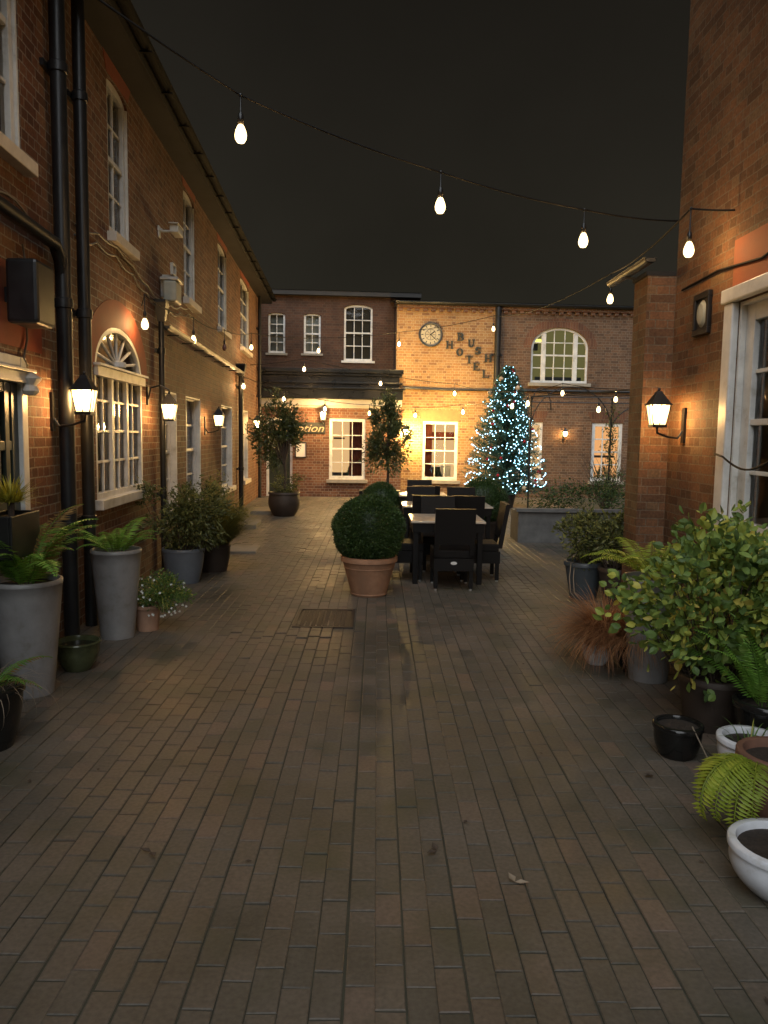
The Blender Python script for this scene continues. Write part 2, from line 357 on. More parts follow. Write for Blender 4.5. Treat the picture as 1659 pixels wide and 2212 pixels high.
# ------------------------------------------------------------------ mesh builder
class MB:
    def __init__(s): s.V = []; s.F = []; s.A = []

    def v(s, p): s.V.append((p[0], p[1], p[2])); return len(s.V) - 1

    def f(s, pts, a=0.5):
        i = [s.v(p) for p in pts]; s.F.append(i); s.A.append(a)

    def box(s, x0, x1, y0, y1, z0, z1, a=0.5, mat=None):
        c = [(x0, y0, z0), (x1, y0, z0), (x1, y1, z0), (x0, y1, z0), (x0, y0, z1), (x1, y0, z1), (x1, y1, z1), (x0, y1, z1)]
        if mat is not None: c = [mat @ Vector(q) for q in c]
        b = len(s.V); s.V += [tuple(q) for q in c]
        for q in ((0, 3, 2, 1), (4, 5, 6, 7), (0, 1, 5, 4), (1, 2, 6, 5), (2, 3, 7, 6), (3, 0, 4, 7)):
            s.F.append([b + k for k in q]); s.A.append(a)
        return s

    def frustum(s, w0, d0, z0, w1, d1, z1, cx=0, cy=0, a=0.5):
        c = []
        for (w, d_, z) in ((w0, d0, z0), (w1, d1, z1)):
            c += [(cx - w / 2, cy - d_ / 2, z), (cx + w / 2, cy - d_ / 2, z), (cx + w / 2, cy + d_ / 2, z), (cx - w / 2, cy + d_ / 2, z)]
        b = len(s.V); s.V += c
        for q in ((0, 3, 2, 1), (4, 5, 6, 7), (0, 1, 5, 4), (1, 2, 6, 5), (2, 3, 7, 6), (3, 0, 4, 7)):
            s.F.append([b + k for k in q]); s.A.append(a)
        return s

    def lathe(s, prof, n=24, cx=0, cy=0, cz=0, a=0.5, wob=0.0):
        b = len(s.V)
        for (r, z) in prof:
            for k in range(n):
                t = 2 * PI * k / n
                rr = r * (1 + wob * math.sin(2 * t + 0.7))
                s.V.append((cx + rr * math.cos(t), cy + rr * math.sin(t), cz + z))
        for i in range(len(prof) - 1):
            for k in range(n):
                k2 = (k + 1) % n
                s.F.append([b + i * n + k, b + i * n + k2, b + (i + 1) * n + k2, b + (i + 1) * n + k]); s.A.append(a)
        return s

    def disc(s, r, z, n=24, cx=0, cy=0, a=0.5):
        b = len(s.V)
        for k in range(n):
            t = 2 * PI * k / n; s.V.append((cx + r * math.cos(t), cy + r * math.sin(t), z))
        s.F.append([b + k for k in range(n)]); s.A.append(a)
        return s

    def tube(s, pts, r, n=8, cap=True, a=0.5):
        pts = [Vector(q) for q in pts]
        m = len(pts); rs = r if isinstance(r, (list, tuple)) else [r] * m
        b = len(s.V); up = None
        for i, q in enumerate(pts):
            t = (pts[min(i + 1, m - 1)] - pts[max(i - 1, 0)])
            if t.length < 1e-9: t = Vector((0, 0, 1))
            t.normalize()
            if up is None:
                up = Vector((0, 0, 1)) if abs(t.z) < 0.9 else Vector((1, 0, 0))
            side = t.cross(up)
            if side.length < 1e-6: side = t.cross(Vector((0, 1, 0)))
            side.normalize(); up = side.cross(t).normalized()
            for k in range(n):
                an = 2 * PI * k / n
                s.V.append(tuple(q + side * (rs[i] * math.cos(an)) + up * (rs[i] * math.sin(an))))
        for i in range(m - 1):
            for k in range(n):
                k2 = (k + 1) % n
                s.F.append([b + i * n + k, b + i * n + k2, b + (i + 1) * n + k2, b + (i + 1) * n + k]); s.A.append(a)
        if cap:
            s.F.append([b + k for k in range(n)][::-1]); s.A.append(a)
            s.F.append([b + (m - 1) * n + k for k in range(n)]); s.A.append(a)
        return s

    def ball(s, c, r, n=10, m=6, a=0.5, sz=1.0):
        prof = [(max(1e-4, r * math.sin(PI * i / m)), -r * sz * math.cos(PI * i / m)) for i in range(m + 1)]
        return s.lathe(prof, n, c[0], c[1], c[2], a)

    def leaf(s, p, d_, side, l, w, a=0.5, fold=0.25, rnd=False):
        """a pointed leaf folded along its midrib"""
        p = Vector(p); nrm = side.cross(d_).normalized()
        tip = p + d_ * l - nrm * (l * 0.12); mid = p + d_ * (l * 0.45) - nrm * (w * fold)
        b = len(s.V)
        if rnd:
            lift = nrm * (w * fold)
            s.V += [tuple(p), tuple(p + d_ * (l * 0.22) + side * w * 0.40), tuple(p + d_ * (l * 0.50) + side * w * 0.5), tuple(p + d_ * (l * 0.78) + side * w * 0.30 - nrm * (l * 0.05)), tuple(tip),
                    tuple(p + d_ * (l * 0.78) - side * w * 0.30 - nrm * (l * 0.05)), tuple(p + d_ * (l * 0.50) - side * w * 0.5), tuple(p + d_ * (l * 0.22) - side * w * 0.40), tuple(mid), tuple(p + d_ * (l * 0.75) - lift * 0.9 - nrm * (l * 0.05))]
            for q in ((0, 1, 8), (1, 2, 8), (2, 3, 9, 8), (3, 4, 9), (4, 5, 9), (5, 6, 8, 9), (6, 7, 8), (7, 0, 8)): s.F.append([b + k for k in q]); s.A.append(a)
            return
        s.V += [tuple(p), tuple(p + d_ * (l * 0.40) + side * w * 0.5), tuple(tip), tuple(p + d_ * (l * 0.40) - side * w * 0.5), tuple(mid)]
        s.F += [[b, b + 1, b + 4], [b + 1, b + 2, b + 4], [b + 2, b + 3, b + 4], [b + 3, b, b + 4]]; s.A += [a] * 4

    def build(s, name, mat, parent=None, smooth=False, bevel=0.0, kind=None):
        me = bpy.data.meshes.new(name); me.from_pydata(s.V, [], s.F); me.update()
        uv = me.uv_layers.new(name='UVMap'); buf = [0.0] * (2 * len(me.loops))
        for pol in me.polygons:
            n = pol.normal; ax, ay, az = abs(n.x), abs(n.y), abs(n.z)
            for li in pol.loop_indices:
                c = me.vertices[me.loops[li].vertex_index].co
                if ay >= ax and ay >= az: q = (c.x, c.z)
                elif ax >= az: q = (c.y, c.z)
                else: q = (c.x, c.y)
                buf[2 * li], buf[2 * li + 1] = q
        uv.data.foreach_set('uv', buf)
        at = me.attributes.new('v', 'FLOAT', 'FACE'); at.data.foreach_set('value', s.A)
        if smooth: me.polygons.foreach_set('use_smooth', [True] * len(me.polygons))
        me.materials.append(M[mat] if isinstance(mat, str) else mat)
        o = bpy.data.objects.new(name, me); COL.objects.link(o)
        if parent: o.parent = parent
        if bevel:
            md = o.modifiers.new('bevel', 'BEVEL'); md.width = bevel; md.segments = 2; md.limit_method = 'ANGLE'; md.angle_limit = R(40)
        if smooth:
            md = o.modifiers.new('ws', 'WEIGHTED_NORMAL') if False else None
        if kind: o['kind'] = kind
        return o


def smoothsharp(o, ang=35):
    me = o.data
    me.polygons.foreach_set('use_smooth', [True] * len(me.polygons))
    try: me.set_sharp_from_angle(angle=R(ang))
    except Exception: pass
    return o


def thing(name, label, cat, loc=(0, 0, 0), rz=0.0, group=None):
    o = bpy.data.objects.new(name, None); COL.objects.link(o)
    o.location = loc; o.rotation_euler = (0, 0, rz); o['label'] = label; o['category'] = cat
    o.empty_display_size = 0.1
    if group: o['group'] = group
    return o


def tag(o, label, cat, group=None):
    o['label'] = label; o['category'] = cat
    if group: o['group'] = group
    return o


def dup(root, loc, rz, label):
    r = root.copy(); COL.objects.link(r); r.location = loc; r.rotation_euler = (0, 0, rz); r['label'] = label
    for ch in [o for o in COL.objects if o.parent == root]:
        c = ch.copy(); COL.objects.link(c); c.parent = r
        for g in [o for o in COL.objects if o.parent == ch]:
            d_ = g.copy(); COL.objects.link(d_); d_.parent = c
    return r


# ------------------------------------------------------------------ walls and windows
def archz(t, rise): return rise * math.sqrt(max(0.0, 1 - (2 * t - 1) ** 2))


def wall(name, mat, parent, u0, u1, z0, z1, ops, y=0.0, depth=0.28):
    mb = MB()
    us = sorted(set([u0, u1] + [v for o in ops for v in o[:2]])); us = [u for u in us if u0 <= u <= u1]
    zs = sorted(set([z0, z1] + [v for o in ops for v in (o[2], o[3], o[3] + o[4])])); zs = [z for z in zs if z0 <= z <= z1]
    for i in range(len(us) - 1):
        for j in range(len(zs) - 1):
            cu, cz = (us[i] + us[i + 1]) / 2, (zs[j] + zs[j + 1]) / 2
            if any(o[0] < cu < o[1] and o[2] < cz < o[3] + o[4] for o in ops): continue
            mb.f([(us[i], y, zs[j]), (us[i + 1], y, zs[j]), (us[i + 1], y, zs[j + 1]), (us[i], y, zs[j + 1])])
    for (a, b, c, d_, rise) in ops:
        yb = y + depth
        mb.f([(a, y, c), (a, y, d_), (a, yb, d_), (a, yb, c)]); mb.f([(b, y, d_), (b, y, c), (b, yb, c), (b, yb, d_)])
        mb.f([(a, y, c), (a, yb, c), (b, yb, c), (b, y, c)])
        if rise <= 0: mb.f([(a, y, d_), (b, y, d_), (b, yb, d_), (a, yb, d_)])
        else:
            n = 20
            for k in range(n):
                t0, t1 = 0.5 - 0.5 * math.cos(PI * k / n), 0.5 - 0.5 * math.cos(PI * (k + 1) / n)
                x0, x1 = a + (b - a) * t0, a + (b - a) * t1; h0, h1 = d_ + archz(t0, rise), d_ + archz(t1, rise)
                mb.f([(x0, y, h0), (x1, y, h1), (x1, y, d_ + rise), (x0, y, d_ + rise)])
                mb.f([(x0, y, h0), (x1, y, h1), (x1, yb, h1), (x0, yb, h0)])
    # ends, top and back so that the wall is a solid body
    T = 0.45
    mb.f([(u0, y, z0), (u0, y + T, z0), (u0, y + T, z1), (u0, y, z1)]); mb.f([(u1, y, z0), (u1, y, z1), (u1, y + T, z1), (u1, y + T, z0)])
    mb.f([(u0, y, z1), (u1, y, z1), (u1, y + T, z1), (u0, y + T, z1)])
    return mb.build(name, mat, parent)


def arch_ring(mb, a, b, z, rise, w, y0, y1, n=20):
    """a band of width w just inside an elliptical opening"""
    for k in range(n):
        t = [0.5 - 0.5 * math.cos(PI * (k + e) / n) for e in (0, 1)]
        o = [(a + (b - a) * q, z + archz(q, rise)) for q in t]
        i = [(a + w + (b - a - 2 * w) * q, z + archz(q, max(0.01, rise - w))) for q in t]
        mb.f([(o[0][0], y0, o[0][1]), (o[1][0], y0, o[1][1]), (i[1][0], y0, i[1][1]), (i[0][0], y0, i[0][1])])
        mb.f([(i[0][0], y0, i[0][1]), (i[1][0], y0, i[1][1]), (i[1][0], y1, i[1][1]), (i[0][0], y1, i[0][1])])
        mb.f([(o[0][0], y0, o[0][1]), (o[0][0], y1, o[0][1]), (o[1][0], y1, o[1][1]), (o[1][0], y0, o[1][1])])


def window(parent, a, b, c, d_, cols, rows, rise=0.0, y=0.09, fw=0.075, bar=0.024, back='darkroom', backd=0.16, sill='sill',
           sillp=0.07, mull=(), mullw=0.06, curtain=None, architrave=0.0, lining=False, name='window', transom=False, silldown=0.09, mid=True):
    e = 0.003
    mb = MB(); y1 = y + 0.07
    mb.box(a + e, a + fw, y, y1, c + e, d_ - (0 if rise else e)); mb.box(b - fw, b - e, y, y1, c + e, d_ - (0 if rise else e))
    mb.box(a + fw, b - fw, y + 0.002, y1, c + e, c + fw * 1.15)
    if rise == 0: mb.box(a + fw, b - fw, y + 0.002, y1, d_ - fw, d_ - e)
    else: arch_ring(mb, a + e, b - e, d_, rise - e, fw, y, y1)
    ia, ib, ic, id_ = a + fw, b - fw, c + fw * 1.15, d_ - (fw if rise == 0 else 0)
    yb0, yb1 = y + 0.022, y + 0.055

    def top(x):
        if rise == 0: return id_
        t = (x - ia) / (ib - ia)
        return d_ + archz(min(1, max(0, t)), rise - fw)
    htop = id_ if rise == 0 else d_ + rise - fw
    for k in range(1, cols):
        x = ia + (ib - ia) * k / cols; w = mullw if k in mull else bar
        mb.box(x - w / 2, x + w / 2, yb0 - (0.018 if k in mull else 0), yb1, ic, (id_ if transom else top(x)) + 0.004)
    hh = id_ if transom else htop
    for k in range(1, rows):
        z = ic + (hh - ic) * k / rows; w = 0.045 if (mid and rows % 2 == 0 and k == rows // 2) else bar
        xa, xb = ia, ib
        if rise and z > d_:
            q = math.sqrt(max(0, 1 - ((z - d_) / (rise - fw)) ** 2)); xa = (ia + ib) / 2 - q * (ib - ia) / 2; xb = (ia + ib) / 2 + q * (ib - ia) / 2
        mb.box(xa, xb, yb0 - (0.012 if w > 0.04 else -0.002), yb1 - 0.003, z - w / 2, z + w / 2)
    if transom and rise:
        mb.box(a - 0.02, b + 0.02, y - 0.04, y1, d_ - 0.07, d_ + 0.02)
        mb.box(a - 0.04, b + 0.04, y - 0.07, y1 - 0.01, d_ + 0.02, d_ + 0.045)
        cxm = (ia + ib) / 2
        for k in range(1, 8):
            an = PI * k / 8
            p0 = (cxm + 0.07 * math.cos(an), y + 0.04, d_ + 0.08 + 0.03 * math.sin(an))
            p1 = (cxm + (ib - ia) / 2 * math.cos(an), y + 0.04, d_ + (rise - fw) * math.sin(an))
            if p1[2] > d_ + 0.1: mb.tube([p0, p1], 0.017, 6)
        mb.lathe([(0.001, 0), (0.09, 0), (0.09, 0.05), (0.001, 0.05)], 12, cxm, y + 0.03, d_ + 0.07)
    if architrave:
        w = architrave
        for (x0, x1) in ((a - w, a + e), (b - e, b + w)): mb.box(x0, x1, -0.03, 0.05, c, d_)
        mb.box(a - w - 0.02, b + w + 0.02, -0.045, 0.05, d_ - e, d_ + w)
    if lining:
        mb.box(a + e, a + 0.03, 0.004, y, c + e, d_ - e); mb.box(b - 0.03, b - e, 0.004, y, c + e, d_ - e)
        if rise == 0: mb.box(a + 0.03, b - 0.03, 0.006, y, d_ - 0.03, d_ - e)
    win = mb.build(name, 'white', parent, bevel=0.004)
    g = MB(); yg = y + 0.042
    if rise:
        n = 16; pts = [(ia, yg, ic), (ib, yg, ic)] + [(ib - (ib - ia) * (0.5 - 0.5 * math.cos(PI * k / n)), yg, d_ + archz(0.5 - 0.5 * math.cos(PI * k / n), rise - fw)) for k in range(n + 1)]
        g.f(pts)
    else: g.f([(ia, yg, ic), (ib, yg, ic), (ib, yg, id_), (ia, yg, id_)])
    g.build('pane', 'glass', win)
    bk = MB(); yy = y + backd; T = d_ + rise
    x0, x1 = a - (0.25 if backd > 0.3 else -0.01), b + (0.25 if backd > 0.3 else -0.01); zz0 = c - (0.2 if backd > 0.3 else -0.01); zz1 = T + (0.1 if backd > 0.3 else -0.01)
    if rise and backd < 0.3:
        n = 16
        bk.f([(x0, yy, zz0), (x1, yy, zz0)] + [(x1 - (x1 - x0) * (0.5 - 0.5 * math.cos(PI * k / n)), yy, d_ + archz(0.5 - 0.5 * math.cos(PI * k / n), rise)) for k in range(n + 1)])
    else: bk.f([(x0, yy, zz0), (x1, yy, zz0), (x1, yy, zz1), (x0, yy, zz1)])
    bk.build('blind' if 'blind' in back else 'room_wall', back, win)
    if sill:
        sl = MB(); sl.box(a - 0.07, b + 0.07, -sillp, y + 0.01, c - silldown, c + 0.004)
        sl.build('sill', sill, win, bevel=0.006)
    if curtain:
        cm, spans = curtain
        for (x0, x1, z0, z1) in spans:
            cb = MB(); n = max(3, int((x1 - x0) / 0.03))
            for k in range(n):
                f0, f1 = k / n, (k + 1) / n
                cb.f([(x0 + (x1 - x0) * f0, y + 0.16 + 0.012 * math.sin(k * 2.1), z0), (x0 + (x1 - x0) * f1, y + 0.16 + 0.012 * math.sin((k + 1) * 2.1), z0),
                      (x0 + (x1 - x0) * f1, y + 0.16 + 0.012 * math.sin((k + 1) * 2.1), z1), (x0 + (x1 - x0) * f0, y + 0.16 + 0.012 * math.sin(k * 2.1), z1)])
            cb.build('curtain', cm, win, smooth=True)
    return win


def downpipe(parent, u, r, z0, z1, hopper=False, y=None, shoe=True):
    y = -(r + 0.035) if y is None else y
    mb = MB(); mb.tube([(u, y, z0), (u, y, z1)], r, 14)
    z = z0 + 0.9
    while z < z1:
        mb.lathe([(r, 0), (r * 1.22, 0.005), (r * 1.22, 0.07), (r, 0.08)], 14, u, y, z)
        mb.box(u - r * 1.9, u + r * 1.9, -0.03, -0.001, z + 0.01, z + 0.06)
        z += 1.75
    if hopper: mb.frustum(r * 2.4, r * 2.4, z1 - 0.02, r * 5.2, r * 4.0, z1 + 0.2, u, y - 0.005); mb.box(u - r * 2.9, u + r * 2.9, y - r * 2.1, y + r * 2.1, z1 + 0.2, z1 + 0.235)
    o = mb.build('downpipe', 'blackgloss', parent); smoothsharp(o)
    return o


# ---- the long red brick building on the left
left = thing('brick_building', 'long two storey red brick wing with white sash windows along the left of the courtyard', 'building', LF.o, LF.ang)


def hz(fr, x, y, off=0): return fr.hit(x, y, off)[1]


def hu(fr, x, y, off=0): return fr.hit(x, y, off)[0]


LH = LF.hit(332, 130, -0.36)[1] - 0.10
lw_end = 21.9
arch = (hu(LF, 206, 900), hu(LF, 307, 900), hz(LF, 257, 1068), hz(LF, 257, 808), 0.46)
door = (4.0, hu(LF, 55, 900), 0.0, hz(LF, 40, 770), 0.0)
fan = None
upz0, upz1 = 3.62, 5.08
ups = [(hu(LF, -140, 200), hu(LF, 42, 200), hz(LF, 20, 325), hz(LF, 20, 325) + 1.75, 0),
       (hu(LF, 233, 350), hu(LF, 277, 350), upz0, upz1 - 0.05, 0.09), (hu(LF, 396, 500), hu(LF, 420, 500), upz0, upz1, 0.09),
       (hu(LF, 470, 560), hu(LF, 489, 560), upz0, upz1, 0.09), (hu(LF, 519, 600), hu(LF, 537, 600), upz0, upz1, 0.09)]
lows = [(hu(LF, 350, 950) + 0.1, hu(LF, 383, 950), 0.62, 2.24, 0), (hu(LF, 402, 950), hu(LF, 434, 950), 0.62, 2.24, 0), (hu(LF, 478, 950), hu(LF, 502, 950), 0.62, 2.24, 0), (hu(LF, 524, 950), hu(LF, 536, 950), 0.62, 2.24, 0)]
wall('wall', 'brickred', left, -2.5, lw_end, -0.3, LH, [arch, door] + ups + lows)
# arched window with fan light
window(left, *arch[:4], 6, 4, rise=arch[4], y=0.0, fw=0.05, bar=0.026, back='greyblind', sill='white', sillp=0.08, mull=(2, 4), mullw=0.07, transom=True, mid=False)
ring = MB(); A, B_ = arch[0], arch[1]
n = 24
for k in range(n):
    t = [0.5 - 0.5 * math.cos(PI * (k + e) / n) for e in (0, 1)]
    i = [(A + (B_ - A) * q, arch[3] + archz(q, arch[4])) for q in t]
    o = [(A - 0.26 + (B_ - A + 0.52) * q, arch[3] + archz(q, arch[4] + 0.27)) for q in t]
    ring.f([(i[0][0], -0.004, i[0][1]), (i[1][0], -0.004, i[1][1]), (o[1][0], -0.004, o[1][1]), (o[0][0], -0.004, o[0][1])])
    ring.f([(o[0][0], -0.004, o[0][1]), (o[1][0], -0.004, o[1][1]), (o[1][0], 0.01, o[1][1]), (o[0][0], 0.01, o[0][1])])
ring.build('brick_arch', 'gauged', left)
for k, o_ in enumerate(ups):
    window(left, *o_[:4], 3 if k == 0 else 2, 4, rise=o_[4], y=0.03, fw=0.085, back='paleblind' if k == 0 else 'darkroom', sill='sill', sillp=0.09, lining=True)
for o_ in lows:
    window(left, *o_[:4], 2, 4, y=0.085, fw=0.05, bar=0.03, back='darkroom', sill='sill', lining=True)
hd = MB()
for o_ in ups[1:]:
    hq = MB(); hq.frustum(o_[1] - o_[0] + 0.02, 0.006, o_[3] + o_[4] + 0.004, o_[1] - o_[0] + 0.30, 0.006, o_[3] + 0.31, (o_[0] + o_[1]) / 2, -0.003); hq.build('brick_lintel', 'gauged', left)
hd.box(3.6, door[1] + 0.33, -0.006, 0.0, door[3] + 0.06, door[3] + 0.62)
hd.build('brick_lintel', 'gauged', left)
# doorway
fr = MB(); a, b, zt = door[0], door[1], door[3]
zfan = hz(LF, 40, 812)
fr.box(a, a + 0.08, -0.02, 0.16, 0, zt); fr.box(b - 0.10, b - 0.002, -0.02, 0.16, 0, zt - 0.002); fr.box(a, b - 0.10, -0.018, 0.15, zt - 0.07, zt - 0.003)
fr.box(a, b + 0.04, -0.05, 0.14, zfan - 0.05, zfan + 0.03); fr.box(a, b + 0.06, -0.07, 0.12, zfan + 0.03, zfan + 0.055)
fr.lathe([(0.05, 0), (0.08, 0.03), (0.06, 0.07), (0.10, 0.12), (0.02, 0.18)], 12, b - 0.02, -0.03, zfan - 0.13)
dr = fr.build('door_frame', 'white', left, bevel=0.006)
db = MB(); y0, y1 = 0.012, 0.06
db.box(a + 0.08, b - 0.085, y0, y1, 0.02, 0.75)
ncol = 8
for k in range(ncol + 1):
    x = a + 0.08 + (b - a - 0.165) * k / ncol; w = 0.24 if k in (0, ncol) else (0.07 if k % 2 else 0.16)
    db.box(x - w / 2, x + w / 2, y0, y1, 0.75, zfan - 0.05)
for z in (0.75, 1.17, 1.58, zfan - 0.10): db.box(a + 0.08, b - 0.085, y0 + 0.004, y1 - 0.004, z - 0.02, z + 0.045)
dd = db.build('door', 'greendoor', left, bevel=0.005)
g = MB(); g.f([(a + 0.08, 0.035, 0.75), (b - 0.11, 0.035, 0.75), (b - 0.11, 0.035, zfan)] + [(a + 0.08, 0.035, zfan)]); g.build('pane', 'glass', dd)
g = MB(); g.f([(a, 0.17, 0), (b + 0.02, 0.17, 0), (b + 0.02, 0.17, zt + 0.02), (a, 0.17, zt + 0.02)]); g.build('room_wall', 'doorroom', dd)
g = MB(); g.f([(a + 0.08, 0.05, zfan + 0.05), (b - 0.10, 0.05, zfan + 0.05), (b - 0.10, 0.05, zt - 0.07), (a + 0.08, 0.05, zt - 0.07)]); g.build('fanlight', 'glass', left)
# eaves, gutters, pipes
mb = MB(); mb.box(-2.5, lw_end, -0.28, 0.0, LH - 0.02, LH + 0.05); mb.box(-2.5, lw_end, -0.30, -0.275, LH - 0.02, LH + 0.16)
mb.build('soffit', 'soffit', left)
mb = MB(); mb.f([(-2.5, -0.34, LH + 0.14), (lw_end, -0.34, LH + 0.14), (lw_end, 3.5, LH + 2.6), (-2.5, 3.5, LH + 2.6)]); mb.build('roof', 'slate', left)


def gutter(parent, u0, u1, y, z, r, name='gutter', mat='blackgloss'):
    mb = MB(); n = 8
    for k in range(n):
        a0, a1 = PI + PI * k / n, PI + PI * (k + 1) / n
        for rr in (r, r * 0.85):
            mb.f([(u0, y + rr * math.cos(a0), z + rr * math.sin(a0)), (u1, y + rr * math.cos(a0), z + rr * math.sin(a0)), (u1, y + rr * math.cos(a1), z + rr * math.sin(a1)), (u0, y + rr * math.cos(a1), z + rr * math.sin(a1))])
    for s_ in (-1, 1): mb.tube([(u0, y + s_ * r * 0.93, z), (u1, y + s_ * r * 0.93, z)], r * 0.11, 6)
    for uu in (u0, u1): mb.box(uu - 0.004, uu + 0.004, y - r * 0.8, y + r * 0.8, z - r * 0.7, z - 0.005)
    u = u0 + 0.5
    while u < u1: mb.box(u - 0.012, u + 0.012, y - r, y + r + 0.03, z - r - 0.012, z - r + 0.002); u += 0.9
    o = mb.build(name, mat, parent); smoothsharp(o, 50); return o


gutter(left, -2.5, lw_end, -0.36, LH + 0.10, 0.06, mat='mattblack')
u145, u190, u350, u520 = hu(LF, 140, 800, -0.09), hu(LF, 186, 800, -0.09), hu(LF, 351, 900, -0.07), hu(LF, 520, 950, -0.08)
downpipe(left, u145, 0.060, 0.0, LH); downpipe(left, u190, 0.053, 0.0, LH); downpipe(left, u350, 0.036, 0.0, hz(LF, 350, 700), True); downpipe(left, u520, 0.052, 0.0, hz(LF, 520, 815), True)
z1 = hz(LF, 60, 505); mb = MB(); mb.tube([(1.5, -0.09, z1 + 0.08), (u145 - 0.15, -0.09, z1), (u145 - 0.04, -0.09, z1 - 0.1), (u145, -0.09, z1 - 0.25)], 0.05, 14)
smoothsharp(mb.build('wall_pipe', 'blackgloss', left))
gutter(left, u350 + 0.05, u520, -0.11, hz(LF, 440, 762) - 0.0, 0.06)
u575 = lw_end - 1.2
downpipe(left, u575, 0.045, 0.0, LH)
# surface cables
mb = MB()
for (zc, sag, ya) in ((3.34, 0.05, -0.02), (3.42, 0.03, -0.03)):
    pts = []
    for k in range(60):
        u = u190 + (u350 + 2.2 - u190) * k / 59
        pts.append((u, ya, zc + 0.10 * math.sin(k * 0.13) - sag * abs(math.sin(k * 0.45))))
    mb.tube(pts, 0.009, 5)
pts = [(2.0 + 4.0 * k / 30, -0.02, z1 + 0.33 - 0.22 * k / 30 + 0.03 * math.sin(k)) for k in range(31)]
mb.tube(pts, 0.008, 5)
mb.build('wall_cable', 'greycable', left, smooth=True)
ub = hu(LF, 70, 640, -0.17)
mb = MB(); zb = hz(LF, 70, 640, -0.17)
mb.tube([(ub + 0.24, -0.02, zb + 0.4), (ub + 0.30, -0.02, zb + 0.2), (ub + 0.26, -0.02, zb - 0.02), (ub + 0.27, -0.02, zb - 0.26), (ub + 0.2, -0.02, zb - 0.4), (door[1] + 0.02, -0.02, zfan + 0.08)], 0.008, 6)
mb.build('lead_cable', 'greycable', left, smooth=True)

# black speaker box over the door
o = thing('wall_speaker', 'black box speaker on the red brick wall above the green glazed door', 'speaker', LF.w(ub - 0.02, 0, zb), LF.ang)
mb = MB(); mb.box(-0.15, 0.17, -0.27, -0.06, -0.20, 0.22); mb.build('cabinet', 'black', o, bevel=0.025)
mb = MB(); mb.box(-0.03, 0.03, -0.06, 0.0, -0.05, 0.05); mb.build('bracket', 'black', o)

# security camera and floodlight
u, z = LF.hit(378, 500, -0.20)
o = thing('security_camera', 'white security camera on an arm beside the upper sash windows', 'camera', LF.w(u, 0, z), LF.ang)
mb = MB(); mb.lathe([(0.05, 0), (0.05, 0.03), (0.02, 0.04)], 12); mb.box(-0.045, 0.045, -0.02, 0, -0.08, 0.06); mb.build('base', 'cctv', o, bevel=0.008)
mb = MB(); mb.tube([(0, -0.02, 0), (0, -0.14, 0), (-0.02, -0.2, -0.02)], 0.016, 8); mb.build('arm', 'cctv', o)
mb = MB(); mb.box(-0.16, 0.14, -0.27, -0.17, -0.045, 0.045); mb.box(-0.20, 0.15, -0.28, -0.16, 0.045, 0.06); mb.build('housing', 'cctv', o, bevel=0.01)
u, z = LF.hit(372, 625, -0.14)
o = thing('floodlight', 'pale grey unlit floodlight box with a square frame above it', 'floodlight', LF.w(u, 0, z), LF.ang)
mb = MB(); mb.box(-0.16, 0.18, -0.22, -0.06, -0.17, 0.08); mb.build('housing', 'greybox', o, bevel=0.02)
mb = MB(); mb.box(-0.15, 0.2, -0.24, -0.02, 0.09, 0.13); mb.box(-0.03, 0.03, -0.1, 0, -0.1, 0.1); mb.build('bracket', 'silver', o, bevel=0.008)
mb = MB()
for (x0, x1, q0, q1) in ((-0.02, 0.17, 0.30, 0.325), (-0.02, 0.17, 0.18, 0.205), (-0.02, 0.005, 0.205, 0.30), (0.145, 0.17, 0.205, 0.30)): mb.box(x0, x1, -0.16, -0.12, q0, q1)
mb.box(0.06, 0.09, -0.14, 0, 0.13, 0.19); mb.build('sensor_frame', 'cctv', o, bevel=0.006)

# ---- reception block at the far left
rec = thing('reception_building', 'dim red brick block with a dark flat roofed bay housing the lit reception entrance', 'building', FF.o, FF.ang)
UPY, BAYY = 1.4, -0.40
ucor = hu(FF, 857, 720)
RH = hz(FF, 700, 640, UPY)
uw = [(hu(FF, 579, 715, UPY), hu(FF, 616, 715, UPY), hz(FF, 600, 763, UPY), hz(FF, 600, 680, UPY), 0.06), (hu(FF, 656, 715, UPY), hu(FF, 693, 715, UPY), hz(FF, 675, 764, UPY), hz(FF, 675, 682, UPY), 0.06),
      (hu(FF, 743, 715, UPY), hu(FF, 805, 715, UPY), hz(FF, 775, 780, UPY), hz(FF, 775, 668, UPY), 0.13)]
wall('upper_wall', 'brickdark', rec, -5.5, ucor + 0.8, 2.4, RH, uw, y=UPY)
for k, o_ in enumerate(uw):
    sh = UPY
    # windows are built about y = 0, then pushed back with their wall
    w_ = window(rec, *o_[:4], 3 if k == 2 else 2, 4, rise=o_[4], y=0.06, fw=0.06, back='darkroom' if k == 2 else 'paleblind', sill='white' if k == 2 else 'stonesill', sillp=0.05, silldown=0.06)
    w_.location.y = sh
mb = MB(); mb.box(-5.5, ucor + 0.8, UPY - 0.2, UPY + 0.5, RH, RH + 0.12); mb.f([(-5.5, UPY - 0.22, RH + 0.13), (ucor + 0.8, UPY - 0.22, RH + 0.13), (ucor + 0.8, UPY + 3, RH + 0.4), (-5.5, UPY + 3, RH + 0.4)]); mb.build('roof', 'slate', rec)
ubay = hu(FF, 868, 900, BAYY)
w1 = (hu(FF, 711, 970, BAYY), hu(FF, 789, 970, BAYY), hz(FF, 750, 1036, BAYY), hz(FF, 750, 904, BAYY), 0.0)
rdoor = (hu(FF, 575, 970, BAYY), hu(FF, 632, 970, BAYY), 0.0, 2.15, 0.0)
zs0, zs1, zs2 = hz(FF, 750, 877, BAYY), hz(FF, 750, 862, BAYY - 0.3), hz(FF, 750, 797, BAYY - 0.3)
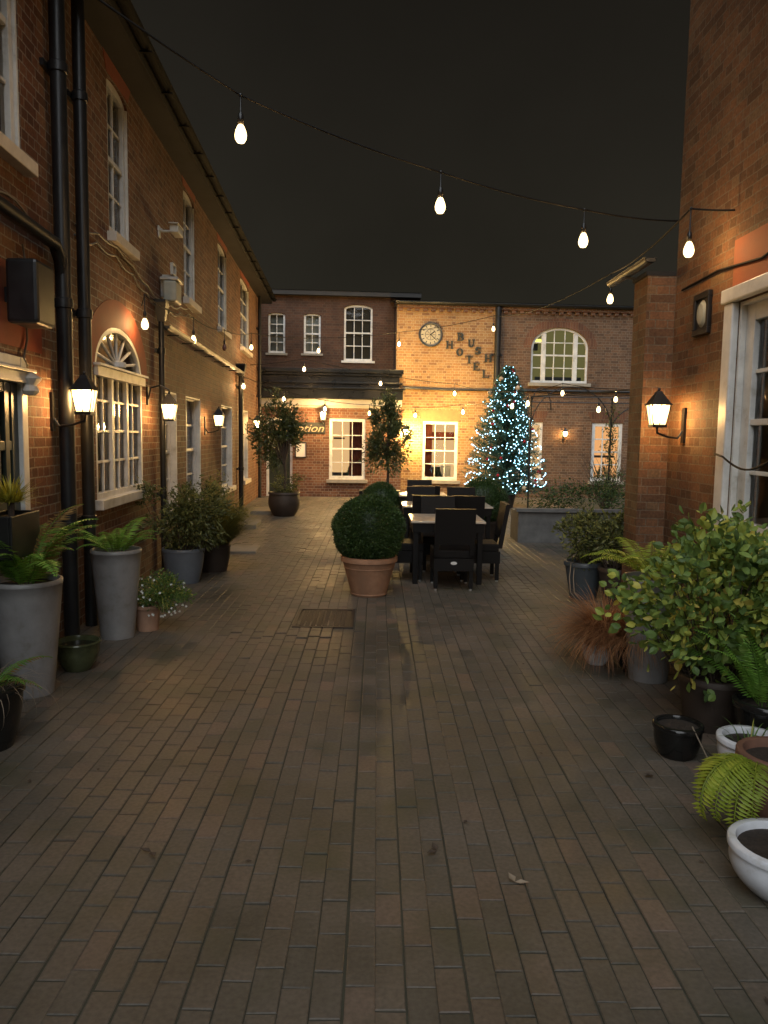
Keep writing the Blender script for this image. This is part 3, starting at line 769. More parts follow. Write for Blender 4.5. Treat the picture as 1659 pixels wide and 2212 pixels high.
wall('bay_wall', 'brickred', rec, -4.6, ubay, -0.3, zs0, [w1, rdoor], y=BAYY, depth=0.2)
w_ = window(rec, *w1[:4], 3, 4, y=0.03, fw=0.085, bar=0.022, back='roomwarm', backd=0.9, sill='stonesill', sillp=0.09, curtain=('redcurtain', [(w1[0] + 0.56, w1[0] + 0.70, w1[2], w1[3]), (w1[0] + 0.70, w1[1] - 0.02, w1[2], w1[3])]))
w_.location.y = BAYY
mb = MB(); mb.box(rdoor[0], rdoor[0] + 0.07, 0.06, 0.16, 0, 2.15); mb.box(rdoor[1] - 0.07, rdoor[1], 0.06, 0.16, 0, 2.15); mb.box(rdoor[0] + 0.07, rdoor[1] - 0.07, 0.06, 0.16, 2.06, 2.147)
o_ = mb.build('door_frame', 'white', rec, bevel=0.005); o_.location.y = BAYY
mb = MB(); mb.box(rdoor[0] + 0.07, rdoor[1] - 0.07, 0.12, 0.17, 0.01, 2.06); mb.box(rdoor[0] + 0.14, rdoor[1] - 0.14, 0.112, 0.119, 0.2, 0.9); mb.box(rdoor[0] + 0.14, rdoor[1] - 0.14, 0.112, 0.119, 1.05, 1.95)
o_ = mb.build('door', 'greendoor', rec, bevel=0.005); o_.location.y = BAYY
mb = MB(); yf = BAYY - 0.30; x0 = -4.4
mb.box(x0, ubay, yf, BAYY + 1.8, zs1, zs1 + 0.26); mb.box(x0, ubay + 0.06, yf - 0.07, BAYY + 1.8, zs1 + 0.26, zs1 + 0.31)
mb.box(x0, ubay - 0.10, yf + 0.07, BAYY + 1.8, zs1 + 0.31, zs2 - 0.18); mb.box(x0, ubay - 0.02, yf + 0.02, BAYY + 1.8, zs2 - 0.40, zs2 - 0.34); mb.box(x0, ubay - 0.04, yf, BAYY + 1.8, zs2 - 0.18, zs2 - 0.11); mb.box(x0, ubay + 0.0, yf - 0.06, BAYY + 1.8, zs2 - 0.11, zs2)
mb.build('bay_roof', 'lead', rec, bevel=0.012)
mb = MB(); mb.box(x0, ubay - 0.02, BAYY - 0.16, BAYY - 0.003, zs0 - 0.0, zs1 - 0.004); mb.box(x0, ubay - 0.05, BAYY - 0.05, BAYY - 0.004, zs0 - 0.06, zs0 - 0.002); mb.build('soffit_board', 'dullwhite', rec, bevel=0.006)

# ---- the clock block
clk = thing('clock_building', 'two storey mottled brick block with the clock, the raised letters and an arched upper window', 'building', FF.o, FF.ang)
CH = hz(FF, 960, 658)
w2 = (hu(FF, 912, 970), hu(FF, 989, 970), hz(FF, 950, 1038), hz(FF, 950, 910), 0.0)
wa = (hu(FF, 1147, 780), hu(FF, 1271, 780), hz(FF, 1208, 828), hz(FF, 1208, 752), 0.57)
w3 = (hu(FF, 1277, 980), hu(FF, 1343, 980), hz(FF, 1310, 1040), hz(FF, 1310, 914), 0.0)
w4 = (hu(FF, 1150, 980) - 0.45, hu(FF, 1171, 980), hz(FF, 1160, 1040), hz(FF, 1160, 912), 0.0)
uend = hu(FF, 1390, 900) + 7
usp = hu(FF, 1074, 760)
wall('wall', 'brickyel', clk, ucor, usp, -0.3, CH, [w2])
wall('wall', 'brickbrowndim', clk, usp, uend, -0.3, CH, [wa, w3, w4])
window(clk, *w2[:4], 3, 4, y=0.03, fw=0.085, bar=0.022, back='roomwarm', backd=0.9, sill='stonesill', sillp=0.09, curtain=('redcurtain', [(w2[0] + 0.05, w2[0] + 0.30, w2[2], w2[3]), (w2[0] + 0.30, w2[1] - 0.02, w2[3] - 0.52, w2[3] - 0.30)]))
w_ = window(clk, *wa[:4], 5, 4, rise=wa[4], y=0.06, fw=0.065, bar=0.028, back='roomgreen', backd=0.7, sill='stonesill', sillp=0.10, mull=(1, 4), mullw=0.13)
mb = MB(); mb.box(wa[0] + 0.0, wa[0] + 0.55, 0.5, 0.62, wa[3] + 0.22, wa[3] + 0.30); mb.build('strip_lamp', 'striplamp', w_)
mb = MB(); mb.box(wa[0], wa[0] + 0.30, 0.45, 0.6, wa[3] - 0.02, wa[3] + 0.16); mb.box(wa[0] + 0.3, wa[1], 0.62, 0.7, wa[2], wa[2] + 0.22); mb.build('cupboard', 'greyblind', w_)
window(clk, *w3[:4], 3, 4, y=0.03, fw=0.10, bar=0.034, back='roomorange', backd=0.9, sill='stonesill', sillp=0.09)
window(clk, *w4[:4], 3, 4, y=0.03, fw=0.085, bar=0.022, back='roomwarm', backd=0.9, sill='stonesill', sillp=0.09, curtain=('redcurtain', [(w4[0] + 0.05, w4[1] - 0.28, w4[2], w4[3])]))
def interior(par, o_, y0, items):
    for (nm, mt, f0, f1, g0, g1, dy) in items:
        w_w, h_w = o_[1] - o_[0], o_[3] - o_[2]
        mb = MB(); mb.box(o_[0] + w_w * f0, o_[0] + w_w * f1, y0 + dy, y0 + dy + 0.06, o_[2] + h_w * g0, o_[2] + h_w * g1); mb.build(nm, mt, par, bevel=0.004)


wins = {c.name: c for c in COL.objects if c.name.startswith('window')}
for c in list(COL.objects):
    if c.name.startswith('window') and c.parent in (rec, clk):
        xs = [v.co.x for v in c.data.vertices]; mid = (min(xs) + max(xs)) / 2
        for (o_, y0, its) in ((w1, 0.0, [('cabinet', 'brownpot', 0.0, 0.55, -0.05, 0.10, 0.62), ('picture', 'bark', 0.12, 0.44, 0.66, 0.69, 0.80)]), (w2, 0.0, [('cabinet', 'brownpot', 0.30, 0.60, -0.05, 0.22, 0.60), ('picture', 'paper', 0.62, 0.9, 0.05, 0.24, 0.62)]), (w3, 0.0, [('cabinet', 'brownpot', 0.0, 1.0, 0.40, 0.44, 0.6), ('shelf', 'brownpot', 0.0, 1.0, 0.0, 0.05, 0.6)])):
            if abs(mid - (o_[0] + o_[1]) / 2) < 0.05 and min(v.co.z for v in c.data.vertices) < 2.0: interior(c, o_, y0, its)
# lintels and arch of rubbed brick
for o_ in (w2, w3, w4):
    mb = MB(); mb.frustum(o_[1] - o_[0] + 0.02, 0.006, o_[3] + 0.004, o_[1] - o_[0] + 0.30, 0.006, o_[3] + 0.31, (o_[0] + o_[1]) / 2, -0.003); mb.build('brick_lintel', 'yellint' if o_ is w2 else 'archbrick', clk)
mb = MB(); n = 24
for k in range(n):
    t = [0.5 - 0.5 * math.cos(PI * (k + e) / n) for e in (0, 1)]
    i = [(wa[0] + (wa[1] - wa[0]) * q, wa[3] + archz(q, wa[4])) for q in t]
    o = [(wa[0] - 0.24 + (wa[1] - wa[0] + 0.48) * q, wa[3] + archz(q, wa[4] + 0.25)) for q in t]
    mb.f([(i[0][0], -0.004, i[0][1]), (i[1][0], -0.004, i[1][1]), (o[1][0], -0.004, o[1][1]), (o[0][0], -0.004, o[0][1])])
mb.build('brick_arch', 'archbrick', clk)
mb = MB(); u = ucor + 0.05
while u < uend - 0.2: mb.box(u, u + 0.11, -0.07, 0.0, CH - 0.20, CH - 0.12); u += 0.225
mb.box(ucor, uend, -0.09, 0.0, CH - 0.12, CH - 0.04); mb.build('dentil_course', 'brickred', clk)
mb = MB(); mb.box(ucor - 0.05, uend, -0.14, 0.4, CH - 0.04, CH + 0.05); mb.f([(ucor - 0.1, -0.2, CH + 0.06), (uend, -0.2, CH + 0.06), (uend, 3, CH + 0.45), (ucor - 0.1, 3, CH + 0.45)]); mb.build('roof', 'slate', clk)
gutter(clk, ucor - 0.06, uend, -0.2, CH + 0.03, 0.055)
downpipe(clk, hu(FF, 1074, 760, -0.1), 0.085, hz(FF, 1070, 840), CH - 0.05)
zp = hz(FF, 980, 841); mb = MB(); mb.tube([(ubay + 0.05, -0.06, zp + 0.02), (ubay + 1.3, -0.06, zp - 0.015), (hu(FF, 1075, 840), -0.06, zp), (uend - 3, -0.06, zp + 0.03)], 0.038, 10)
smoothsharp(mb.build('wall_pipe', 'blackgloss', clk))

# clock
u, z = FF.hit(930, 723); cr = 0.335
o = thing('wall_clock', 'round cream clock with a dark rim high on the lit brick wall', 'clock', FF.w(u, 0, z), FF.ang)
RX = Matrix.Rotation(PI / 2, 4, 'X')


def lathe_wall(mb, prof, n=40):
    """profile of (radius, height out of the wall)"""
    for i in range(len(prof) - 1):
        for k in range(n):
            t0, t1 = 2 * PI * k / n, 2 * PI * (k + 1) / n
            q = lambda r_, h_, t_: (r_ * math.cos(t_), -h_, r_ * math.sin(t_))
            mb.f([q(*prof[i], t0), q(*prof[i], t1), q(*prof[i + 1], t1), q(*prof[i + 1], t0)])


mb = MB(); lathe_wall(mb, [(cr * 0.84, 0.03), (cr * 0.86, 0.06), (cr * 0.93, 0.075), (cr, 0.06), (cr, 0)]); smoothsharp(mb.build('rim', 'clockrim', o))
mb = MB(); lathe_wall(mb, [(0.001, 0.03), (cr * 0.85, 0.03)]); mb.build('face', 'clockface', o)
mb = MB()
for k in range(12):
    an = 2 * PI * k / 12
    m_ = Matrix.Rotation(an, 4, 'Y')
    mb.box(-0.012, 0.012, -0.036, -0.032, cr * 0.60, cr * 0.78, mat=m_)
lathe_wall(mb, [(cr * 0.42, 0.034), (cr * 0.46, 0.034)]); lathe_wall(mb, [(cr * 0.80, 0.034), (cr * 0.82, 0.034)])
for k in range(8):
    an = 2 * PI * k / 8; m_ = Matrix.Rotation(an, 4, 'Y'); mb.box(-0.006, 0.006, -0.036, -0.032, cr * 0.15, cr * 0.40, mat=m_)
mb.build('numerals', 'clockrim', o)
for (nm, an, ln, w) in (('hour_hand', 0.9, 0.45, 0.014), ('minute_hand', 2.3, 0.70, 0.009)):
    mb = MB(); mb.box(-w, w, -0.044, -0.04, -0.03, cr * ln, mat=Matrix.Rotation(an, 4, 'Y')); mb.build(nm, 'black', o)

# raised letters
GL = {
 'B': [[(0.12, 0), (0.12, 1)], 'arcB'], 'U': 'U', 'S': 'S', 'H': 'H', 'O': 'O', 'T': 'T', 'E': 'E', 'L': 'L'}


def letter(mb, ch, w, h):
    s = 0.17 * h; t = 0.075 * h

    def bx(x0, x1, z0, z1): mb.box(x0 * w, x1 * w, -0.045, -0.004, z0 * h, z1 * h)

    def arc(cx, cz, rx, rz, a0, a1, n=12, thick=(0.22, 0.09)):
        for k in range(n):
            q = [a0 + (a1 - a0) * (k + e) / n for e in (0, 1)]
            P = []
            for an in q:
                th = thick[0] * abs(math.cos(an)) + thick[1] * abs(math.sin(an))
                P.append(((cx + rx * math.cos(an)) * w, (cz + rz * math.sin(an)) * h, (cx + (rx - th) * math.cos(an)) * w, (cz + (rz - th) * math.sin(an)) * h))
            (a1x, a1z, b1x, b1z), (a2x, a2z, b2x, b2z) = P
            mb.f([(a1x, -0.045, a1z), (a2x, -0.045, a2z), (b2x, -0.045, b2z), (b1x, -0.045, b1z)])
            mb.f([(a1x, -0.045, a1z), (a1x, -0.004, a1z), (a2x, -0.004, a2z), (a2x, -0.045, a2z)])
            mb.f([(b1x, -0.045, b1z), (b2x, -0.045, b2z), (b2x, -0.004, b2z), (b1x, -0.004, b1z)])
    if ch == 'H':
        for x in (0.12, 0.72):
            bx(x - 0.02, x + 0.20, 0.08, 0.92); bx(x - 0.10, x + 0.27, 0, 0.08); bx(x - 0.10, x + 0.27, 0.92, 1)
        bx(0.29, 0.72, 0.45, 0.54)
    elif ch == 'T':
        bx(0.38, 0.62, 0.08, 0.92); bx(0.28, 0.72, 0, 0.08); bx(0.02, 0.98, 0.92, 1.0); bx(0.02, 0.10, 0.72, 0.92); bx(0.90, 0.98, 0.72, 0.92)
    elif ch == 'E':
        bx(0.12, 0.34, 0.08, 0.92); bx(0.02, 0.90, 0, 0.08); bx(0.02, 0.88, 0.92, 1); bx(0.31, 0.66, 0.46, 0.54); bx(0.82, 0.90, 0.08, 0.28); bx(0.80, 0.88, 0.74, 0.92); bx(0.60, 0.66, 0.38, 0.62)
    elif ch == 'L':
        bx(0.12, 0.34, 0.08, 0.92); bx(0.02, 0.44, 0.92, 1); bx(0.02, 0.90, 0, 0.08); bx(0.82, 0.90, 0.08, 0.34)
    elif ch == 'U':
        bx(0.12, 0.33, 0.35, 0.92); bx(0.02, 0.40, 0.92, 1); bx(0.70, 0.84, 0.35, 0.92); bx(0.62, 0.98, 0.92, 1); arc(0.48, 0.35, 0.36, 0.36, PI, 2 * PI, 12, (0.21, 0.12))
    elif ch == 'O':
        arc(0.5, 0.5, 0.46, 0.5, 0, 2 * PI, 24, (0.23, 0.10))
    elif ch == 'B':
        bx(0.12, 0.34, 0.08, 0.92); bx(0.02, 0.55, 0, 0.08); bx(0.02, 0.52, 0.92, 1); bx(0.31, 0.55, 0.48, 0.56)
        arc(0.52, 0.74, 0.34, 0.26, -PI / 2, PI / 2, 10, (0.21, 0.11)); arc(0.55, 0.27, 0.38, 0.27, -PI / 2, PI / 2, 10, (0.22, 0.11))
    elif ch == 'S':
        arc(0.5, 0.73, 0.38, 0.27, 0.25, PI * 1.5, 14, (0.21, 0.12)); arc(0.5, 0.27, 0.40, 0.27, -PI * 0.92, PI / 2, 14, (0.21, 0.12)); bx(0.80, 0.88, 0.70, 0.96); bx(0.10, 0.18, 0.06, 0.32)


def word(chars, label):
    u0, z0 = FF.hit(chars[0][1], chars[0][2])
    t_ = thing('wall_lettering', label, 'lettering', FF.w(u0, 0, z0), FF.ang, 'raised words on the lit wall')
    for (ch, x, y) in chars:
        u, z = FF.hit(x, y); mb = MB(); letter(mb, ch, 0.215, 0.215 if ch != 'L' else 0.215)
        o = mb.build('letter', 'letter', t_); o.location = (u - u0 - 0.11, 0, z - z0 - 0.11)


word([('B', 995, 728), ('U', 1018, 742), ('S', 1032, 758), ('H', 1054, 774)], 'four bronze capitals stepping down the wall and reading BUSH')
word([('H', 971, 745), ('O', 993, 761), ('T', 1013, 777), ('E', 1029, 792), ('L', 1049, 808)], 'five bronze capitals stepping down the wall and reading HOTEL')

# reception sign and notice
u0, z0 = FF.hit(580, 935, BAYY); u1, z1_ = FF.hit(703, 913, BAYY)
o = thing('reception_sign', 'dark painted board with gold italic word Reception beside the lit window', 'sign', FF.w(u0, BAYY, z0), FF.ang)
mb = MB(); mb.box(0, u1 - u0, -0.03, -0.003, 0, z1_ - z0); mb.build('board', 'signboard', o, bevel=0.004)
tcv = bpy.data.curves.new('lettering', 'FONT'); tcv.body = 'Reception'; tcv.size = 0.30; tcv.shear = 0.35; tcv.extrude = 0.004; tcv.offset = 0.0
tmp = bpy.data.objects.new('lettering', tcv); COL.objects.link(tmp)
bpy.context.view_layer.update()
tme = bpy.data.meshes.new_from_object(tmp.evaluated_get(bpy.context.evaluated_depsgraph_get()))
tw = max(v.co.x for v in tme.vertices) - min(v.co.x for v in tme.vertices)
bpy.data.objects.remove(tmp)
tme.materials.clear(); tme.materials.append(M['gold'])
to = bpy.data.objects.new('lettering', tme); COL.objects.link(to); to.parent = o
to.rotation_euler = (PI / 2, 0, 0); to.location = (0.06, -0.036, 0.045); to.scale = ((u1 - u0 - 0.12) / tw, 1, 1)
u0, z0 = FF.hit(638, 988, BAYY); u1, z1_ = FF.hit(662, 955, BAYY)
o = thing('notice_frame', 'small framed white notice on the wall under the reception sign', 'notice', FF.w(u0, BAYY, z0), FF.ang)
w, h = u1 - u0, z1_ - z0
mb = MB()
for q in ((0, w, 0, 0.02), (0, w, h - 0.02, h), (0, 0.02, 0.02, h - 0.02), (w - 0.02, w, 0.02, h - 0.02)): mb.box(q[0], q[1], -0.04, -0.003, q[2], q[3])
mb.build('frame', 'black', o)
mb = MB(); mb.box(0.02, w - 0.02, -0.02, -0.004, 0.02, h - 0.02); mb.build('sheet', 'paper', o)

# ---- the tall building on the right
rgt = thing('tall_brick_building', 'tall weathered brown brick building with a big white sash window along the right', 'building', RF.o, RF.ang)
uc = hu(RF, 1447, 880)                       # its far corner (u is minus the distance)
wr_a = -hu(RF, 1583, 900)                    # distance of the window's far side
wr = (-(wr_a - 0.0) , -(wr_a) + 1.5, 0.93, 2.72, 0.0)
wall('wall', 'brickright', rgt, uc, 3.0, -0.3, 9.0, [wr], depth=0.2)
window(rgt, *wr[:4], 3, 4, y=0.05, fw=0.15, bar=0.03, back='greyblind', sill='white', sillp=0.10, lining=True)
mb = MB(); yq = 0.0
mb.box(wr[0] - 0.15, wr[0] - 0.003, -0.05, 0.05, wr[2], wr[3]); mb.box(wr[1] + 0.003, wr[1] + 0.10, -0.05, 0.055, wr[2], wr[3]); mb.box(wr[0] - 0.17, wr[1] + 0.17, -0.07, -0.002, wr[3] + 0.003, wr[3] + 0.11)
mb.build('architrave', 'white', rgt, bevel=0.012)
mb = MB(); mb.box(wr[0] - 0.12, wr[1] + 0.25, -0.006, 0.0, wr[3] + 0.11, wr[3] + 0.47); mb.build('brick_lintel', 'orange', rgt)
mb = MB(); mb.box(uc, uc + 0.45, 0.45, 4.0, -0.3, 9.0); mb.build('end_wall', 'brickright', rgt)
mb = MB()
pts = [(wr[0] - 0.10, -0.075, 1.60)] + [(wr[0] + 0.05 + 0.06 * k, -0.08, 1.58 - 0.08 * math.sin(PI * k / 12)) for k in range(13)]
mb.tube(pts, 0.008, 6); mb.build('loose_cable', 'cable', rgt, smooth=True); mb = MB(); mb.tube([(uc + 0.2, -0.02, 3.0), (uc + 0.9, -0.02, 3.02), (uc + 1.6, -0.02, 2.96), (uc + 2.6, -0.02, 3.1)], 0.010, 6)
mb.build('wall_cable', 'cable', rgt, smooth=True)
# the pier beside it, with its gutter
pu0 = uc - 0.36
pr = thing('brick_pier', 'narrow brown brick pier with a short black gutter beyond the right lantern', 'pier', RF.w(uc, 0, 0), RF.ang)
mb = MB(); mb.box(-0.36, -0.003, -0.255, 0.35, -0.3, 3.16); mb.build('shaft', 'brickright', pr)
mb = MB(); mb.box(-0.38, -0.003, -0.27, 0.35, 3.163, 3.20); mb.build('cap', 'soffit', pr)
gutter(pr, -0.75, 0.35, -0.36, 3.24, 0.05)
# oval plaque in a square frame
u, z = RF.hit(1521, 678)
o = thing('wall_plaque', 'dark square plaque with an oval centre on the right brick wall', 'plaque', RF.w(u, 0, z), RF.ang)
mb = MB()
for q in ((-0.15, 0.15, 0.12, 0.17), (-0.15, 0.15, -0.17, -0.12), (-0.15, -0.11, -0.12, 0.12), (0.11, 0.15, -0.12, 0.12)): mb.box(q[0], q[1], -0.035, -0.003, q[2], q[3])
mb.box(-0.11, 0.11, -0.015, -0.003, -0.12, 0.12); mb.build('frame', 'black', o, bevel=0.004)
mb = MB(); b0 = 28
for k in range(b0):
    q = lambda t_, r_, y_: (0.085 * r_ * math.cos(t_), y_, 0.11 * r_ * math.sin(t_))
    t0, t1 = 2 * PI * k / b0, 2 * PI * (k + 1) / b0
    mb.f([q(t0, 1, -0.016), q(t1, 1, -0.016), q(t1, 0.75, -0.035), q(t0, 0.75, -0.035)]); mb.f([q(t0, 0.75, -0.035), q(t1, 0.75, -0.035), q(t1, 0.01, -0.045), q(t0, 0.01, -0.045)])
mb.build('oval', 'greybox', o, smooth=True)

# ------------------------------------------------------------------ ground
gm = MB(); gm.f([(-60, -60, -0.0045), (60, -60, -0.0045), (60, 90, -0.0045), (-60, 90, -0.0045)])
gm.build('ground', 'joint', kind='structure')
pv = MB(); W, LL = 0.096, 0.194
rr_ = random.Random(5)
nrow = 97
for i in range(nrow):
    x0 = -4.4 + i * W + rr_.uniform(-0.003, 0.003)
    y = -0.6 + (0.1 if i % 2 else 0) + rr_.uniform(-0.03, 0.03)
    rowtint = rr_.uniform(-0.06, 0.06)
    while y < 22.5:
        ln = LL + rr_.uniform(-0.006, 0.006)
        xc = x0 + W / 2
        gx = 0.0019 + rr_.uniform(0, 0.0012); gl = 0.0016 + rr_.uniform(0, 0.0016)
        z = max(-0.0016, rr_.gauss(0, 0.0010)) - (0.002 * rr_.random() if rr_.random() < 0.05 else 0); tx = rr_.uniform(-0.0011, 0.0011); ty = rr_.uniform(-0.0011, 0.0011)
        if 6.3 < y < 6.9 and -1.2 < xc < -0.4: z += 0.006
        a = min(1, max(0, rr_.gauss(0.46, 0.15) + rowtint + (rr_.uniform(-0.3, 0.4) if rr_.random() < 0.07 else 0)))
        ch = 0.003 + rr_.uniform(0, 0.0015)
        xa, xb, ya, yb = x0 + gx, x0 + W - gx, y + gl, y + ln - gl
        c = [(xa, ya), (xb, ya), (xb, yb), (xa, yb)]
        ci = [(xa + ch, ya + ch), (xb - ch, ya + ch), (xb - ch, yb - ch), (xa + ch, yb - ch)]
        hz_ = lambda q: z + tx * (1 if q[0] > xc else -1) + ty * (1 if q[1] > y + ln / 2 else -1)
        b = len(pv.V)
        pv.V += [(q[0], q[1], -0.014) for q in c] + [(q[0], q[1], hz_(q) - 0.0022) for q in c] + [(q[0], q[1], hz_(q)) for q in ci]
        for k in range(4):
            k2 = (k + 1) % 4
            pv.F += [[b + k, b + k2, b + 4 + k2, b + 4 + k], [b + 4 + k, b + 4 + k2, b + 8 + k2, b + 8 + k]]; pv.A += [a, a]
        pv.F.append([b + 8, b + 9, b + 10, b + 11]); pv.A.append(a)
        y += ln
pv.build('paving', 'paver', kind='structure')

# drain cover
p0 = ground(695, 1352); p1 = ground(700, 1322)
o = thing('drain_cover', 'square cast iron drain cover set in the brick paving before the round bush', 'drain cover', ((p0.x + p1.x) / 2 + 0.02, (p0.y + p1.y) / 2, 0))
mb = MB(); w = 0.27; h = 0.36
for q in ((-w, w, -h, -h + 0.03), (-w, w, h - 0.03, h), (-w, -w + 0.03, -h + 0.03, h - 0.03), (w - 0.03, w, -h + 0.03, h - 0.03)): mb.box(q[0], q[1], q[2], q[3], -0.01, 0.012)
mb.build('rim', 'iron', o)
mb = MB(); mb.box(-w + 0.034, w - 0.034, -h + 0.034, h - 0.034, -0.01, 0.0055)
k = -h + 0.06
j = 0
while k < h - 0.06:
    x = -w + 0.06
    while x < w - 0.07:
        mb.box(x, x + 0.038, k, k + 0.022, 0.0055, 0.0105); x += 0.052
    k += 0.036
mb.build('plate', 'iron', o)
# door steps on the left
for (x, y, wx, wy, hh, lab) in ((505, 1196, 0.62, 0.62, 0.035, 'wet stone slab by the golden shrub, nearest of the three steps'), (520, 1142, 0.55, 0.9, 0.07, 'stone step at the foot of the far downpipe'), (566, 1112, 0.5, 0.9, 0.08, 'stone step beside the potted bay tree at the far corner')):
    q = ground(x, y)
    mb = MB(); mb.box(-wx / 2, wx / 2, 0, wy, -0.02, hh); tag(mb.build('stone_step', 'stone', bevel=0.012), lab, 'step', 'stone steps along the left wall')
    ob = COL.objects[-1]; ob.location = (q.x, q.y, 0); ob.rotation_euler = (0, 0, la - PI / 2)

# ------------------------------------------------------------------ lamps
def lantern(fr_, x, y, off, label, mat='lampglow', s=1.0, side=0.0, low=True):
    """wall lantern on a bracket; its glass centre lands at (x, y)"""
    u, z = fr_.hit(x, y, -off)
    t_ = thing('wall_lantern', label, 'lantern', fr_.w(u, 0, z), fr_.ang, 'lanterns on the courtyard walls')
    mb = MB(); wt, wb, hg = 0.155 * s, 0.105 * s, 0.17 * s
    mb.frustum(wb, wb, -hg / 2, wt, wt, hg / 2, 0, -off); gl = mb.build('glass', 'lampglass', t_)
    mb = MB(); mb.frustum(wb * 0.45, wb * 0.45, -hg * 0.34, wt * 0.62, wt * 0.62, hg * 0.44, 0, -off); mb.build('mantle', mat, gl)
    mb = MB()
    for (sx, sy) in ((-1, -1), (1, -1), (1, 1), (-1, 1)):
        mb.tube([(sx * wb / 2, -off + sy * wb / 2, -hg / 2), (sx * wt / 2, -off + sy * wt / 2, hg / 2)], 0.006 * s, 5)
    for sg in (-1, 1):
        mb.tube([(0, -off + sg * wb / 2 * 1.02, -hg / 2), (0, -off + sg * wt / 2 * 1.02, hg / 2)], 0.004 * s, 5); mb.tube([(sg * wb / 2 * 1.02, -off, -hg / 2), (sg * wt / 2 * 1.02, -off, hg / 2)], 0.004 * s, 5)
    mb.frustum(wb + 0.016, wb + 0.016, -hg / 2 - 0.02, wb + 0.02, wb + 0.02, -hg / 2 + 0.004, 0, -off); mb.build('frame', 'black', t_)
    mb = MB(); mb.frustum(wt + 0.03, wt + 0.03, hg / 2, wt + 0.02, wt + 0.02, hg / 2 + 0.012, 0, -off); mb.frustum(wt + 0.01, wt + 0.01, hg / 2 + 0.012, 0.06 * s, 0.06 * s, hg / 2 + 0.10 * s, 0, -off)
    mb.frustum(0.06 * s, 0.06 * s, hg / 2 + 0.10 * s, 0.045 * s, 0.045 * s, hg / 2 + 0.12 * s, 0, -off); mb.ball((0, -off, hg / 2 + 0.135 * s), 0.015 * s, 8, 6); mb.build('cap', 'black', t_)
    mb = MB()
    if low:
        mb.tube([(0, -0.02, -hg / 2 - 0.05 * s), (0, -0.06, -hg / 2 - 0.11 * s), (0, -off * 0.6, -hg / 2 - 0.10 * s), (0, -off, -hg / 2 - 0.065 * s), (0, -off, -hg / 2 - 0.015)], 0.010 * s, 8)
        mb.box(-0.03 * s, 0.03 * s, -0.022, -0.002, -hg / 2 - 0.15 * s, hg / 2 - 0.02)
    else:
        zt_ = hg / 2 + 0.14 * s
        mb.tube([(0, -0.02, zt_ - 0.08), (0, -0.05, zt_ + 0.05), (0, -off * 0.6, zt_ + 0.08), (0, -off, zt_ + 0.03), (0, -off, zt_ - 0.02)], 0.010 * s, 8)
        mb.box(-0.03 * s, 0.03 * s, -0.022, -0.002, zt_ - 0.15, zt_ + 0.06)
    mb.build('bracket', 'black', t_, smooth=False)
    return t_


lantern(LF, 183, 867, 0.26, 'lit lantern beside the arched window, nearest on the left wall')
lantern(LF, 366, 890, 0.26, 'lit lantern between the arched window and the second downpipe', low=False)
lantern(LF, 473, 909, 0.24, 'lit lantern between the two sash windows behind the shrubs')
lantern(LF, 555, 917, 0.24, 'lit lantern at the far left corner, just before the bay tree')
lantern(FF, 698, 899, 0.26 - BAYY, 'lit lantern above the end of the reception sign', 'lampglowfar', 1.15).location = FF.w(FF.hit(698, 899, BAYY - 0.26)[0], BAYY, FF.hit(698, 899, BAYY - 0.26)[1])
lantern(FF, 877, 936, 0.50, 'lit lantern half hidden behind the right bay tree', 'lampglowhigh', 1.15)
lantern(FF, 1221, 938, 0.2, 'small lit lamp on the dark wall right of the Christmas tree', 'lampglow', 0.8)
lantern(RF, 1421, 897, 0.24, 'lit lantern on the corner of the tall building on the right')
# fix the arm of the reception lantern (its wall stands forward of the block's frame)
for t_ in [o for o in COL.objects if o.name.startswith('wall_lantern') and 'reception sign' in o.get('label', '')]:
    for c in [o for o in COL.objects if o.parent == t_]:
        for v in c.data.vertices:
            v.co.y = v.co.y + (0.26 - BAYY - 0.26) if v.co.y < -0.35 else v.co.y

# festoon strings
bulb_me = None


def festoon(label, pts, ends, drop=0.24, dead=(), bright=()):
    """pts: (x, y, depth) of each bulb in the picture; ends: world points"""
    P = [atY(*q) for q in pts]
    t_ = thing('festoon_string', label, 'string lights', ends[0], 0, 'strings of bulbs over the courtyard')
    o0 = Vector(ends[0])
    nodes = [o0] + [q + Vector((0, 0, drop)) for q in P] + [Vector(ends[1])]
    path = []
    for i in range(len(nodes) - 1):
        a_, b_ = nodes[i], nodes[i + 1]; sg = 0.018 * (b_ - a_).length
        for k in range(8): f = k / 8; path.append(a_.lerp(b_, f) - Vector((0, 0, sg * 4 * f * (1 - f))) - o0)
    path.append(nodes[-1] - o0)
    mb = MB(); mb.tube(path, 0.0075, 6); mb.build('cable', 'cable', t_, smooth=True)
    global bulb_me
    for i, q in enumerate(P):
        c = q - o0
        mb = MB(); mb.lathe([(0.002, -0.064), (0.024, -0.058), (0.037, -0.036), (0.040, -0.012), (0.034, 0.016), (0.023, 0.042), (0.015, 0.056)], 14)
        b = mb.build('bulb', 'deadlamp' if i in dead else 'bulbglass', t_, smooth=True); b.location = c
        if i not in dead:
            mb = MB(); mb.lathe([(0.002, -0.038), (0.016, -0.030), (0.019, -0.008), (0.015, 0.020), (0.004, 0.034)], 8); mb.build('filament', 'bulbfar' if i in bright else 'bulbglow', b, smooth=True)
        mb = MB(); mb.lathe([(0.001, 0.052), (0.019, 0.053), (0.021, 0.10), (0.014, 0.125), (0.006, 0.135), (0.0055, drop - 0.01)], 10); mb.ball((0, 0, drop), 0.014, 8, 6)
        mb.build('socket', 'black', b, smooth=True)
    return t_


